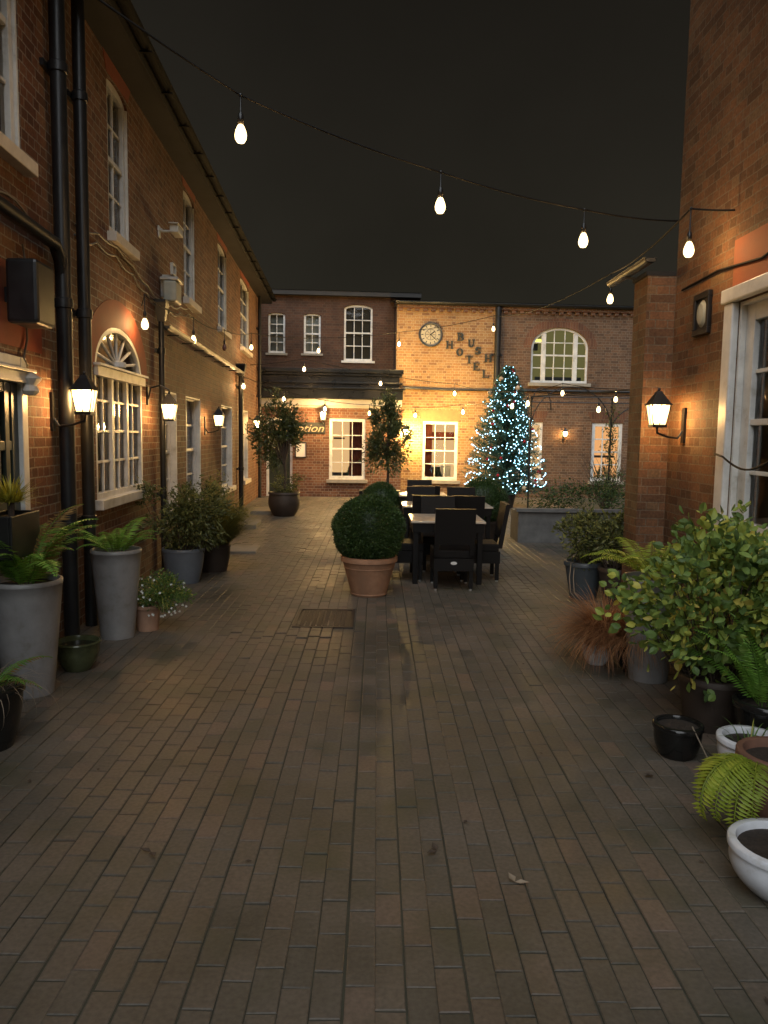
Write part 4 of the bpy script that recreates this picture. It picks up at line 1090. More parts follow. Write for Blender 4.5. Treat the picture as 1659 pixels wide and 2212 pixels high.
festoon('nearest string of three big bulbs across the top of the view', [(520, 288, 5.3), (951, 443, 6.0), (1260, 518, 6.5)],
        [LF.w(4.1, 0, 4.55), RF.w(uc + 0.05, -0.02, hz(RF, 1463, 484))])
q0 = LF.w(LF.hit(300, 660)[0], -0.03, LF.hit(300, 660)[1])
festoon('long string from over the arched window past the clock to the right building', [(313, 699, 8.45), (418, 733, 11.2), (485, 750, 14.0), (543, 750, 17.0), (688, 757, 19.0), (862, 743, 20.2), (1066, 710, 18.6), (1318, 645, 9.6), (1488, 538, 6.05)],
        [q0, RF.w(-5.9, -0.02, hz(RF, 1520, 500))], dead=(2,), bright=(5,), drop=0.30)
q0 = LF.w(19.0, -0.03, 3.35)
festoon('middle string dipping in front of the dark bay roof towards the tree', [(657, 797, 18.6), (822, 828, 19.6), (982, 850, 19.8), (1140, 871, 15.4), (1293, 884, 14.6)],
        [q0, atY(1400, 850, 14.0)], drop=0.24, bright=(2,))
q0 = LF.w(hu(LF, 520, 815), -0.15, hz(LF, 520, 815) - 0.02)
festoon('lowest string hanging under the bay roof and over the lit windows', [(526, 834, 16.4), (613, 862, 17.6), (702, 883, 18.6), (798, 892, 19.2), (897, 897, 20.4), (1000, 890, 20.2), (1106, 877, 17.0), (1215, 849, 16.4), (1330, 862, 15.5)],
        [q0, atY(1440, 840, 15.0)], drop=0.2, bright=(4, 5))


# ------------------------------------------------------------------ plants
def rvec(rd):
    while True:
        v = Vector((rd.uniform(-1, 1), rd.uniform(-1, 1), rd.uniform(-1, 1)))
        if 0.05 < v.length < 1: return v.normalized()


def fern_mb(rd, nf, length, lift=0.9, pin=26, base=0.02, spread=None, pw=0.20, dirs=None, droop=1.0):
    mb = MB()
    for i in range(nf):
        az = dirs[i % len(dirs)] + rd.uniform(-0.25, 0.25) if dirs else 2 * PI * (i + rd.uniform(-0.35, 0.35)) / nf
        el = lift * rd.uniform(0.65, 1.15); ln = length * rd.uniform(0.7, 1.1)
        pos = Vector((base * math.cos(az), base * math.sin(az), 0)); pts = [pos.copy()]
        e = el
        for k in range(pin):
            dv = Vector((math.cos(az) * math.cos(e), math.sin(az) * math.cos(e), math.sin(e)))
            pos = pos + dv * (ln / pin); pts.append(pos.copy()); e -= droop * (1.7 / pin) * (0.35 + 1.1 * k / pin); az += rd.uniform(-0.02, 0.02)
        mb.tube(pts[::3] + [pts[-1]], 0.0025, 4, a=0.35)
        sh = rd.uniform(0.2, 0.95) if rd.random() > 0.1 else 0.0
        for k in range(3, pin):
            f = k / pin
            t = (pts[min(k + 1, pin)] - pts[k - 1]).normalized(); side = t.cross(Vector((0, 0, 1)))
            if side.length < 0.05: side = Vector((math.sin(az), -math.cos(az), 0))
            side.normalize(); up = side.cross(t)
            w = ln * pw * (math.sin(PI * min(1, f * 0.92 + 0.08)) ** 0.7) * (1.02 - 0.55 * f)
            for sg in (-1, 1):
                dv = (side * sg + t * 0.35 - up * rd.uniform(0.05, 0.25)).normalized()
                a = min(1, max(0, sh + rd.uniform(-0.2, 0.2)))
                mb.leaf(pts[k], dv, dv.cross(up).normalized(), w * rd.uniform(0.88, 1.08), ln / pin * 0.80, a, 0.15)
    return mb


def tuft_mb(rd, n, length, spread, w, lift=(0.5, 1.4), droop=1.6, base=0.03, seg=6):
    mb = MB()
    for i in range(n):
        az = rd.uniform(0, 2 * PI); e = rd.uniform(*lift); ln = length * rd.uniform(0.55, 1.1)
        r0 = base * math.sqrt(rd.random()); pos = Vector((r0 * math.cos(az), r0 * math.sin(az), 0)); a = rd.random()
        side = Vector((-math.sin(az), math.cos(az), 0)); b = len(mb.V)
        dr = droop * rd.uniform(0.6, 1.3)
        for k in range(seg + 1):
            ww = w * (1 - (k / seg) ** 1.5) * 0.5 + 0.0004
            mb.V += [tuple(pos - side * ww), tuple(pos + side * ww)]
            dv = Vector((math.cos(az) * math.cos(e), math.sin(az) * math.cos(e), math.sin(e))); pos = pos + dv * ln / seg; e -= dr / seg; az += rd.uniform(-0.06, 0.06)
        for k in range(seg): mb.F.append([b + 2 * k, b + 2 * k + 1, b + 2 * k + 3, b + 2 * k + 2]); mb.A.append(a)
    return mb


def shrub_mb(rd, n, rx, ry, rz, cz, ll, lw, clumps=14, hole=0.25, stems=True, shade=0.0):
    """leaves gathered in clumps through an uneven volume"""
    mb = MB(); cl = []
    for i in range(clumps):
        v = rvec(rd); f = rd.uniform(0.45, 0.95)
        cl.append((Vector((v.x * rx * f, v.y * ry * f, cz + v.z * rz * f)), rd.uniform(0.22, 0.42), rd.uniform(-0.18, 0.18)))
    for i in range(n):
        c, rad, sh = cl[rd.randrange(clumps)]
        v = rvec(rd) * (rad * rd.random() ** 0.5)
        p_ = c + Vector((v.x * rx * 1.2, v.y * ry * 1.2, v.z * rz * 1.2))
        if p_.z < 0.02: continue
        out = (p_ - Vector((0, 0, cz - rz * 0.4))).normalized(); dv = (out + rvec(rd) * 0.9 + Vector((0, 0, -0.25))).normalized()
        side = dv.cross(rvec(rd))
        if side.length < 0.1: continue
        side.normalize(); s_ = rd.uniform(0.6, 1.25)
        mb.leaf(p_, dv, side, ll * s_, lw * s_, min(1, max(0, rd.random() + sh)), 0.2, lw > 0.04)
    return mb, cl


def stems_mb(rd, cl, z0=0.0, r=0.008, j=0.03):
    mb = MB()
    for (c, rad, sh) in cl:
        m_ = c * 0.5; m_ += Vector((rd.uniform(-j, j), rd.uniform(-j, j), 0)); mb.tube([(rd.uniform(-j, j), rd.uniform(-j, j), z0), tuple(m_), tuple(c)], [r, r * 0.7, r * 0.3], 5)
    return mb


def pot_prof(rb, rt, h, lip=0.02, lh=0.04, th=0.02, belly=0.0):
    pr_ = [(0.001, 0), (rb, 0)]
    for k in range(1, 9):
        f = k / 8; pr_.append((rb + (rt - rb) * f + belly * math.sin(PI * f), (h - lh) * f))
    pr_ += [(rt + lip, h - lh + 0.003), (rt + lip, h - 0.006), (rt + lip - 0.006, h), (rt - th + 0.004, h), (rt - th, h - 0.01), (rt - th - 0.004, h * 0.75)]
    return pr_


def potted(name, label, cat, loc, pot, potmat, rz=0.0, soil=0.04, n=40, group=None, wob=0):
    """pot = (rb, rt, h, lip, lh, th, belly)"""
    t_ = thing(name, label, cat, loc, rz, group)
    mb = MB(); mb.lathe(pot_prof(*pot), n, wob=wob); o = mb.build('pot', potmat, t_); smoothsharp(o, 50)
    rt, h = pot[1], pot[2]
    mb = MB(); r = rt - (pot[5] if len(pot) > 5 else 0.02) - 0.001
    rd = random.Random(len(label)); b = 28
    ringp = [[(r * q * math.cos(2 * PI * k / b), r * q * math.sin(2 * PI * k / b), h - soil + (0.012 * (1 - q) + rd.uniform(-0.005, 0.005) * (q < 0.99))) for k in range(b)] for q in (1.0, 0.66, 0.33)]
    for i in range(2):
        for k in range(b): mb.f([ringp[i][k], ringp[i][(k + 1) % b], ringp[i + 1][(k + 1) % b], ringp[i + 1][k]])
    mb.f(ringp[2]); mb.build('soil', 'soil', t_)
    return t_


def gp(x, y, r):
    q = ground(x, y); return Vector((q.x, q.y + r, 0))


def Rn(k): return random.Random(k)


def wallclamp(p, r):
    """keep a pot in front of the left wall"""
    q = LF.loc(p)
    if q.y > -(r + 0.01): p = LF.w(q.x, -(r + 0.01), p[2])
    return p


tall = (0.135, 0.20, 0.74, 0.004, 0.03, 0.018, 0.0)
# left side, near to far
p = wallclamp(gp(42, 1512, 0.15), 0.20)
t = potted('fern_planter', 'tall grey planter with a big spreading fern, nearest on the left', 'potted plant', p, (0.15, 0.215, 0.75, 0.004, 0.03, 0.018, 0.0), 'greyglaze', group='tall grey planters with ferns')
o = fern_mb(Rn(1), 22, 0.70, 1.25, 34, 0.04, pw=0.22).build('fern', 'fern', t); o.location.z = 0.70
p = wallclamp(gp(242, 1384, 0.14), 0.20)
t = potted('fern_planter', 'tall slim grey planter with a low fern before the downpipes', 'potted plant', p, tall, 'greyglaze', group='tall grey planters with ferns')
o = fern_mb(Rn(2), 15, 0.46, 1.0, 26, 0.05, pw=0.24).build('fern', 'fern', t); o.location.z = 0.70
# black square planter with yellow spiky plant in the doorway
pz = LF.w(5.10, -0.14, 0.90)
t = thing('planter_box', 'black wall hung planter box holding a spiky yellow plant by the green door', 'potted plant', pz, LF.ang)
mb = MB(); mb.box(-0.30, 0.14, -0.12, -0.10, 0, 0.27); mb.box(-0.30, 0.14, 0.09, 0.11, 0, 0.27); mb.box(-0.30, -0.28, -0.10, 0.09, 0, 0.27); mb.box(0.12, 0.14, -0.10, 0.09, 0, 0.27); mb.box(-0.28, 0.12, -0.10, 0.09, 0.004, 0.03); mb.build('box', 'black', t, bevel=0.005)
mb = MB(); mb.box(-0.28, 0.12, -0.10, 0.09, 0.03, 0.24); mb.build('soil', 'soil', t)
mb = MB(); mb.box(-0.2, -0.17, 0.11, 0.14, 0.05, 0.3); mb.box(0.02, 0.05, 0.11, 0.14, 0.05, 0.3); mb.build('bracket', 'black', t)
o = tuft_mb(Rn(3), 300, 0.19, 0.1, 0.010, (0.1, 1.55), 0.7, 0.05).build('spiky_leaves', 'yellow', t); o.location = (-0.06, -0.02, 0.34)
mb = MB(); mb.tube([(-0.06, -0.02, 0.22), (-0.06, -0.02, 0.36)], 0.02, 8); mb.build('stem', 'bark', t)
# green bowl of water
p = gp(152, 1458, 0.14); p = wallclamp(p, 0.2)
t = thing('glazed_bowl', 'green brown glazed bowl full of water between the two grey planters', 'bowl', p)
mb = MB(); mb.lathe([(0.001, 0), (0.09, 0), (0.13, 0.06), (0.15, 0.13), (0.155, 0.19), (0.163, 0.20), (0.160, 0.21), (0.145, 0.21), (0.14, 0.19), (0.135, 0.15)], 36); smoothsharp(mb.build('bowl', 'greenglaze', t), 50)
mb = MB(); mb.disc(0.139, 0.175, 32); mb.build('water', 'blackglaze', t)
# front left dark pot
p = wallclamp(gp(-62, 1640, 0.17), 0.19)
t = potted('dark_pot', 'dark brown pot with a small fern and straggling dry stems at the left edge', 'potted plant', p, (0.13, 0.185, 0.34, 0.01, 0.04, 0.02, 0.01), 'blackglaze')
o = fern_mb(Rn(4), 11, 0.36, 0.9, 22, 0.04, pw=0.2).build('fern', 'fern', t); o.location.z = 0.31
o = tuft_mb(Rn(5), 70, 0.42, 0.1, 0.004, (0.3, 1.3), 3.4, 0.13, 9).build('dry_stems', 'dry', t); o.location.z = 0.31
# terracotta pot with white flowers
p = gp(312, 1366, 0.10)
t = potted('flower_pot', 'small pale clay pot with tiny white flowers and strap leaves', 'potted plant', p, (0.09, 0.105, 0.22, 0.004, 0.03, 0.012, 0.0), 'palepot')
mb, cl = shrub_mb(Rn(6), 3600, 0.29, 0.22, 0.17, 0.31, 0.026, 0.011, 20)
for v in range(len(mb.V)): mb.V[v] = (mb.V[v][0] + 0.09, mb.V[v][1], mb.V[v][2])
mb.build('foliage', 'grass', t)
o = tuft_mb(Rn(7), 60, 0.40, 0.1, 0.012, (0.7, 1.3), 2.2, 0.05).build('strap_leaves', 'grass', t); o.location = (0.10, 0.06, 0.24)
fl = MB(); rd = Rn(8)
for i in range(42):
    v = rvec(rd); v = Vector((v.x * 0.29 + 0.09, -abs(v.y) * 0.23, 0.30 + v.z * 0.18))
    for k in range(5):
        an = 2 * PI * k / 5 + rd.random(); dv = Vector((math.cos(an), -0.3, math.sin(an))).normalized(); fl.leaf(v, dv, dv.cross(Vector((0, -1, 0))).normalized(), 0.013, 0.010)
fl.build('blossoms', 'petal', t, kind='stuff')
# blue grey planter with shrub
p = wallclamp(gp(388, 1264, 0.19), 0.24)
t = potted('shrub_planter', 'squat blue grey pot with a wide dark green shrub below the sash windows', 'potted plant', p, (0.17, 0.235, 0.40, 0.006, 0.04, 0.02, 0.01), 'blueglaze')
mb, cl = shrub_mb(Rn(9), 4400, 0.54, 0.38, 0.46, 0.88, 0.058, 0.022, 26); mb.build('foliage', 'olive', t); stems_mb(Rn(10), cl, 0.36).build('stems', 'bark', t)
p = wallclamp(gp(455, 1238, 0.18), 0.22)
t = potted('conifer_planter', 'dark brown pot with a feathery golden green conifer beside the stone slab', 'potted plant', p, (0.16, 0.205, 0.34, 0.006, 0.04, 0.02, 0.01), 'brownpot')
mb = tuft_mb(Rn(11), 2000, 0.72, 0.1, 0.013, (0.7, 1.5), 0.9, 0.16, 6); o = mb.build('foliage', 'goldshrub', t); o.location.z = 0.30
mb, cl = shrub_mb(Rn(111), 3600, 0.36, 0.32, 0.46, 0.72, 0.06, 0.010, 26); o = mb.build('sprays', 'goldshrub', t)


# bay trees
def baytree(label, p, potspec, potmat, trunk_h, crown, n, seed, under=0, sh=0.0):
    t_ = potted('bay_tree', label, 'potted tree', p, potspec, potmat, group='bay trees by the reception bay')
    z0 = potspec[2] - 0.05; rd_ = Rn(seed)
    mb = MB(); mb.tube([(0, 0, z0), (0.02, 0, (z0 + trunk_h) / 2), (0, 0.01, trunk_h)], [0.035, 0.03, 0.024], 9)
    rx, ry, rz, cz = crown
    mb2, cl = shrub_mb(rd_, n, rx, ry, rz, cz, 0.085, 0.036, 30)
    for v in range(len(mb2.V)): mb2.V[v] = (mb2.V[v][0] + sh, mb2.V[v][1], mb2.V[v][2])
    cl = [(c + Vector((sh, 0, 0)), a_, b_) for (c, a_, b_) in cl]
    for (c, a_, b_) in cl: mb.tube([(0, 0, trunk_h - 0.25), tuple(Vector((0, 0, trunk_h)) * 0.5 + c * 0.5), tuple(c)], [0.016, 0.011, 0.004], 5)
    smoothsharp(mb.build('trunk', 'bark', t_), 60); mb2.build('crown', 'bay', t_)
    if under:
        mb3, cl3 = shrub_mb(rd_, under, 0.36, 0.34, 0.24, potspec[2] + 0.18, 0.05, 0.02, 14); mb3.build('underplanting', 'olive', t_)
    return t_


p = gp(610, 1117, 0.3); p = wallclamp(p, 0.35)
baytree('bushy bay tree in a round dark pot left of the reception sign', p, (0.22, 0.31, 0.50, 0.02, 0.05, 0.03, 0.06), 'brownpot', 1.3, (0.52, 0.42, 0.72, 1.72), 3400, 21, 1100, sh=-0.16)
p = atY(838, 950, 17.2); p.z = 0
baytree('tall bay tree hiding a lantern between the two lit windows', p, (0.2, 0.28, 0.48, 0.02, 0.05, 0.03, 0.02), 'brownpot', 1.4, (0.50, 0.45, 0.86, 1.66), 5200, 22)


# clipped box balls
def boxball(label, p, potspec, potmat, r, cz, seed, n, bands=()):
    t_ = potted('box_ball', label, 'topiary', p, potspec, potmat, group='clipped box balls in pots')
    rd_ = Rn(seed); mb = MB(); mb.ball((0, 0, cz), r * 0.93, 28, 18, 0.05, 0.96)
    for i in range(n):
        v = rvec(rd_); wv = 1 + 0.022 * math.sin(5 * v.x + seed) + 0.02 * math.sin(7 * v.z + 2 * v.y) + 0.018 * math.sin(19 * v.x + 11 * v.y) * math.sin(17 * v.z + 3)
        q = Vector((v.x * r * wv, v.y * r * wv, v.z * r * 0.96 * wv)) * (rd_.uniform(0.93, 1.02) if rd_.random() > 0.02 else rd_.uniform(1.02, 1.07)) + Vector((0, 0, cz))
        dv = (v + rvec(rd_) * 0.9).normalized(); side = dv.cross(rvec(rd_))
        if side.length < 0.1: continue
        mb.leaf(q, dv, side.normalized(), 0.022 * rd_.uniform(0.7, 1.3), 0.012, min(1, max(0, rd_.gauss(0.5, 0.25) + 0.12 * math.sin(6 * v.x) * math.sin(5 * v.z + 1))), 0.2)
    mb.build('foliage', 'box', t_)
    mb = MB(); mb.tube([(0, 0, potspec[2] - 0.06), (0, 0, cz - r * 0.7)], 0.03, 8); mb.build('stem', 'bark', t_)
    if bands:
        mb = MB()
        for (rb_, z_) in bands: mb.lathe([(rb_ - 0.004, z_ - 0.012), (rb_ + 0.006, z_ - 0.006), (rb_ + 0.006, z_ + 0.006), (rb_ - 0.004, z_ + 0.012)], 40)
        mb.build('rib', potmat, t_, smooth=True)
    return t_


p = gp(796, 1291, 0.18)
boxball('large clipped box ball in a ribbed terracotta pot, in front of the tables', p, (0.185, 0.285, 0.42, 0.018, 0.055, 0.025, 0.0), 'terracotta', 0.375, 0.70, 31, 26000, ((0.264, 0.30), (0.190, 0.02)))
p = atY(822, 1100, 13.0); p.z = 0
boxball('dark box ball behind the big one, left of the far table', p, (0.15, 0.22, 0.38, 0.015, 0.05, 0.02, 0.0), 'brownpot', 0.34, 0.58, 32, 11000)
p = atY(1042, 1100, 12.4); p.z = 0
boxball('dark box ball under the Christmas tree, right of the far table', p, (0.18, 0.25, 0.36, 0.015, 0.05, 0.02, 0.0), 'brownpot', 0.39, 0.66, 33, 12000)

# Christmas tree
p = atY(1092, 1000, 18.6); p.z = 0
xt = thing('christmas_tree', 'tall Christmas tree covered in cool white fairy lights and red baubles', 'Christmas tree', p)
rd = Rn(41); HT = 3.36; mb = MB(); tip = []
mb0 = MB(); mb0.tube([(0, 0, 0.2), (0, 0, 1.8), (0.02, 0, HT)], [0.06, 0.045, 0.012], 9); mb0.build('trunk', 'bark', xt, smooth=True)
for i in range(560):
    f = (i / 560) ** 0.92; z = 0.38 + (HT - 0.42) * f
    az = i * 2.39996 + rd.uniform(-0.3, 0.3); R_ = (0.90 * (1 - f ** 1.7) + 0.10) * rd.uniform(0.72, 1.10)
    e = -0.12 + 0.5 * f; pos = Vector((0, 0, z)); pts = [pos.copy()]; ns = 7
    for k in range(ns):
        pos = pos + Vector((math.cos(az) * math.cos(e), math.sin(az) * math.cos(e), math.sin(e))) * R_ / ns; pts.append(pos.copy()); e += 0.06
    tip.append((pts, R_))
    mb.tube(pts[::2] + [pts[-1]], 0.004, 4, a=0.1, cap=False)
    for k in range(1, ns + 1):
        t_ = (pts[k] - pts[k - 1]).normalized(); side = t_.cross(Vector((0, 0, 1))).normalized(); m = 12 if R_ > 0.2 else 8
        for j in range(m):
            an = rd.uniform(0, 2 * PI); q = pts[k - 1].lerp(pts[k], rd.random()); up = side.cross(t_)
            dv = (t_ * 0.75 + side * math.cos(an) + up * math.sin(an) * 0.7).normalized(); sw = dv.cross(rvec(rd))
            if sw.length < 0.1: continue
            mb.leaf(q, dv, sw.normalized(), rd.uniform(0.05, 0.11), 0.016, rd.random(), 0.1)
mb.build('needles', 'tree', xt)
mb = MB(); mb.lathe(pot_prof(0.2, 0.27, 0.38, 0.015, 0.05), 28); smoothsharp(mb.build('pot', 'brownpot', xt), 50)
# the lights
fme = None; rest = MB(); cnt = 0
cand = [q for q in tip]
lights = []
for i in range(640):
    pts, R_ = rd.choice(cand); f = rd.uniform(0.55, 1.05); k = min(len(pts) - 1, int(f * (len(pts) - 1)))
    q = pts[k] + rvec(rd) * 0.05
    if q.y > 0.25: continue
    lights.append(q)
# runs of lights that follow the garlands
for gz in (0.62, 0.80, 1.12, 1.45, 1.80, 2.15, 2.5):
    rr = (0.90 * (1 - ((gz - 0.38) / (HT - 0.42)) ** 1.7) + 0.09)
    for k in range(int(26 * rr) + 5):
        an = PI + PI * k / (26 * rr + 5) + rd.uniform(-0.03, 0.03)
        lights.append(Vector((rr * math.cos(an), rr * math.sin(an), gz + 0.06 * math.sin(an * 5 + gz * 3) + rd.uniform(-0.02, 0.02))))
lights.sort(key=lambda q: q.y)
for i, q in enumerate(lights):
    if i < 100:
        if fme is None:
            m1 = MB(); m1.ball((0, 0, 0), 0.0115, 6, 4); ob = m1.build('fairy_light', 'fairy', xt); fme = ob.data; ob.location = q
        else:
            ob = bpy.data.objects.new('fairy_light', fme); COL.objects.link(ob); ob.parent = xt; ob.location = q
    else: rest.ball(q, 0.0115, 6, 4)
rest.build('fairy_light_string', 'fairy', xt, kind='stuff')
for i in range(34):
    pts, R_ = rd.choice([c for c in cand if c[0][-1].y < 0.1]); q = pts[-1] - Vector((0, 0, 0.05)); big = i % 7 == 0
    m1 = MB(); m1.ball((0, 0, 0), 0.062 if big else 0.036, 14, 8); m1.tube([(0, 0, 0.03), (0, 0, 0.075 if big else 0.05)], 0.006, 5)
    ob = m1.build('bauble', 'goldbauble' if big else 'redbauble', xt, smooth=True); ob.location = q
    if big: ob['label'] = 'larger pale gold bauble'


# little trees on the window sills
def mini_tree(label, fr_, x, y, off, h):
    u, z = fr_.hit(x, y, off)
    t_ = thing('small_tree', label, 'ornament', fr_.w(u, off, z), fr_.ang, 'little trees behind the lit windows')
    rd_ = Rn(int(x)); mb_ = MB()
    for i in range(420):
        f = rd_.random(); rr2 = 0.32 * h * (1 - f) + 0.01; an = rd_.uniform(0, 2 * PI)
        dv = (Vector((math.cos(an), math.sin(an), 0.2)) + rvec(rd_) * 0.3).normalized(); mb_.leaf((math.cos(an) * rr2 * 0.5, math.sin(an) * rr2 * 0.4, 0.1 * h + f * h * 0.88), dv, dv.cross(rvec(rd_)).normalized(), rr2 * 0.6 + 0.02, 0.02, rd_.random())
    mb_.build('foliage', 'tree', t_); m2_ = MB(); m2_.frustum(0.09, 0.09, 0, 0.12, 0.12, 0.13 * h + 0.02); m2_.build('base', 'brownpot', t_, bevel=0.004)


mini_tree('tiny dark tree standing inside the lit window below the bay roof', FF, 757, 1034, BAYY + 0.28, 0.42)
mini_tree('tiny dark tree standing inside the lit window beside the Christmas tree', FF, 946, 1035, 0.28, 0.34)
mini_tree('tiny dark tree standing inside the lit window behind the iron pergola', FF, 1300, 1034, 0.28, 0.50)

# ------------------------------------------------------------------ tables and chairs
def table(label, loc, w, dpt, rz=0):
    t_ = thing('rattan_table', label, 'table', loc, rz, 'dark rattan tables')
    h = 0.735
    mb_ = MB(); mb_.box(-w / 2, w / 2, -dpt / 2, dpt / 2, h - 0.025, h); mb_.build('tabletop', 'tabletop', t_, bevel=0.006)
    mb_ = MB(); mb_.box(-w / 2 + 0.02, w / 2 - 0.02, -dpt / 2 + 0.02, dpt / 2 - 0.02, h - 0.13, h - 0.027); mb_.build('apron', 'rattan', t_)
    for sx in (-1, 1):
        for sy in (-1, 1):
            mb_ = MB(); x, y = sx * (w / 2 - 0.06), sy * (dpt / 2 - 0.06); mb_.box(x - 0.03, x + 0.03, y - 0.03, y + 0.03, 0, h - 0.13); mb_.build('leg', 'rattan', t_, bevel=0.006)
    return t_


def chair(label, loc, rz):
    """the sitter faces local +y; the tall back is at local -y"""
    t_ = thing('rattan_chair', label, 'chair', loc, rz, 'dark rattan chairs around the tables')
    w = 0.44
    mb_ = MB(); mb_.box(-w / 2, w / 2, -0.22, 0.24, 0.36, 0.45); mb_.build('seat', 'rattan', t_, bevel=0.012)
    mb_ = MB(); sl = lambda z: -0.24 - (z - 0.45) * 0.16
    for (x0, x1, z0, z1) in ((-w / 2, -0.17, 0.40, 0.52), (0.17, w / 2, 0.40, 0.52), (-w / 2, w / 2, 0.52, 0.92)):
        ya, yb = sl(z0), sl(z1); b_ = len(mb_.V)
        mb_.V += [(x0, ya - 0.025, z0), (x1, ya - 0.025, z0), (x1, ya + 0.025, z0), (x0, ya + 0.025, z0), (x0, yb - 0.025, z1), (x1, yb - 0.025, z1), (x1, yb + 0.025, z1), (x0, yb + 0.025, z1)]
        for q in ((0, 3, 2, 1), (4, 5, 6, 7), (0, 1, 5, 4), (1, 2, 6, 5), (2, 3, 7, 6), (3, 0, 4, 7)): mb_.F.append([b_ + k for k in q]); mb_.A.append(0.5)
    bk = mb_.build('backrest', 'rattan', t_)
    mb_ = MB(); n_ = 16; bz = 0.31
    mb_.f([(0.036 * math.cos(-2 * PI * k / n_), -0.239, bz + 0.018 * math.sin(-2 * PI * k / n_)) for k in range(n_)][::-1]); mb_.build('badge', 'badge', t_)
    mb_ = MB(); mb_.box(-w / 2, w / 2, -0.235, -0.20, 0.22, 0.36); mb_.box(-w / 2, w / 2, 0.20, 0.235, 0.22, 0.36); mb_.box(-w / 2, -w / 2 + 0.035, -0.2, 0.2, 0.22, 0.36); mb_.box(w / 2 - 0.035, w / 2, -0.2, 0.2, 0.22, 0.36); mb_.build('apron', 'rattan', t_)
    for sx in (-1, 1):
        for sy in (-1, 1):
            mb_ = MB(); x, y = sx * (w / 2 - 0.025), sy * 0.205; mb_.box(x - 0.022, x + 0.022, y - 0.022, y + 0.022, 0.02, 0.36); lg = mb_.build('leg', 'rattan', t_, bevel=0.004)
            mb_ = MB(); mb_.lathe([(0.001, 0), (0.018, 0), (0.018, 0.02)], 10, x, y); mb_.build('foot', 'silver', lg)
    return t_


X1 = atY(962, 1127, 9.15).x
table('nearest dark rattan table with a pale top, behind the terracotta pot', (X1, 9.15, 0), 0.86, 0.86)
X2 = atY(962, 1098, 11.0).x
table('wide dark rattan table in the middle of the row', (X2, 11.0, 0), 1.26, 0.8)
X3 = atY(912, 1072, 12.9).x
table('farthest dark rattan table, between the two dark box balls', (X3, 12.9, 0), 0.8, 0.8)
c0 = chair('dark rattan chair turned back to us at the nearest table', (X1 + 0.03, 8.62, 0), 0.02)
dup(c0, (X1 - 0.52, 9.12, 0), -PI / 2 + 0.05, 'dark rattan chair tucked in between the terracotta pot and the nearest table')
dup(c0, (X1 + 0.40, 9.16, 0), PI / 2, 'dark rattan chair on the open right side of the nearest table')
dup(c0, (X1 - 0.02, 9.78, 0), PI, 'dark rattan chair facing us across the nearest table')
dup(c0, (X2 - 0.32, 11.62, 0), PI - 0.05, 'dark rattan chair facing us across the wide table, its left one')
dup(c0, (X2 + 0.34, 11.64, 0), PI + 0.05, 'dark rattan chair facing us across the wide table, its right one')
dup(c0, (X2 - 0.90, 11.0, 0), -PI / 2, 'dark rattan chair at the left end of the wide table')
dup(c0, (X2 - 0.30, 10.5, 0), 0.03, 'dark rattan chair turned back to us at the wide table, its left one')
dup(c0, (X2 + 0.24, 10.48, 0), -0.04, 'dark rattan chair turned back to us at the wide table, its right one')
dup(c0, (X3 + 0.02, 12.5, 0), 0.0, 'dark rattan chair turned back to us at the farthest table')
dup(c0, (X3 + 0.0, 13.5, 0), PI, 'dark rattan chair facing us across the farthest table')

# ------------------------------------------------------------------ right side plants
# white bowl at the bottom right
p = Vector((atY(1692, 1850, 2.74).x, 2.74, 0))
t = potted('white_bowl', 'glossy white bowl with bare soil, nearest at the right edge', 'bowl', p, (0.10, 0.185, 0.20, 0.012, 0.03, 0.022, 0.035), 'whiteglaze', soil=0.03, group='white glazed bowls on the right')
mb = MB(); mb.tube([(0.0, 0.02, 0.17), (-0.03, 0.0, 0.24)], 0.006, 6); mb.tube([(0.02, 0.03, 0.17), (0.035, 0.03, 0.225)], 0.005, 6); mb.build('stub', 'dry', t)
p = Vector((atY(1700, 1700, 3.15).x, 3.2, 0))
t = potted('fern_pot', 'terracotta pot at the right edge with a yellow green fern spilling over its side', 'potted plant', p, (0.12, 0.175, 0.36, 0.012, 0.05, 0.02, 0.0), 'redclay')
o = fern_mb(Rn(51), 11, 0.44, 0.30, 26, 0.05, pw=0.27, dirs=(PI + 0.15, PI + 0.55, PI + 0.9, PI + 0.35), droop=1.9).build('fern', 'fernyel', t); o.location = (-0.11, -0.02, 0.345)
p = Vector((atY(1622, 1620, 3.75).x, 3.75, 0))
t = potted('white_bowl', 'white glazed bowl with a few green shoots, under the big shrub', 'bowl', p, (0.09, 0.155, 0.21, 0.012, 0.03, 0.02, 0.03), 'whiteglaze', soil=0.035, group='white glazed bowls on the right')
o = tuft_mb(Rn(52), 26, 0.14, 0.1, 0.009, (0.8, 1.5), 1.2, 0.09).build('shoots', 'grass', t); o.location.z = 0.17
p = gp(1482, 1652, 0.13)
t = potted('dark_pot', 'low black pot of bare soil with one dry stalk, below the big shrub', 'pot', p, (0.09, 0.125, 0.18, 0.008, 0.03, 0.018, 0.012), 'blackglaze', soil=0.02)
mb = MB(); mb.tube([(0.03, -0.11, 0.20), (0.09, -0.17, 0.06), (0.13, -0.2, 0.01)], 0.004, 5); mb.build('stalk', 'dry', t)
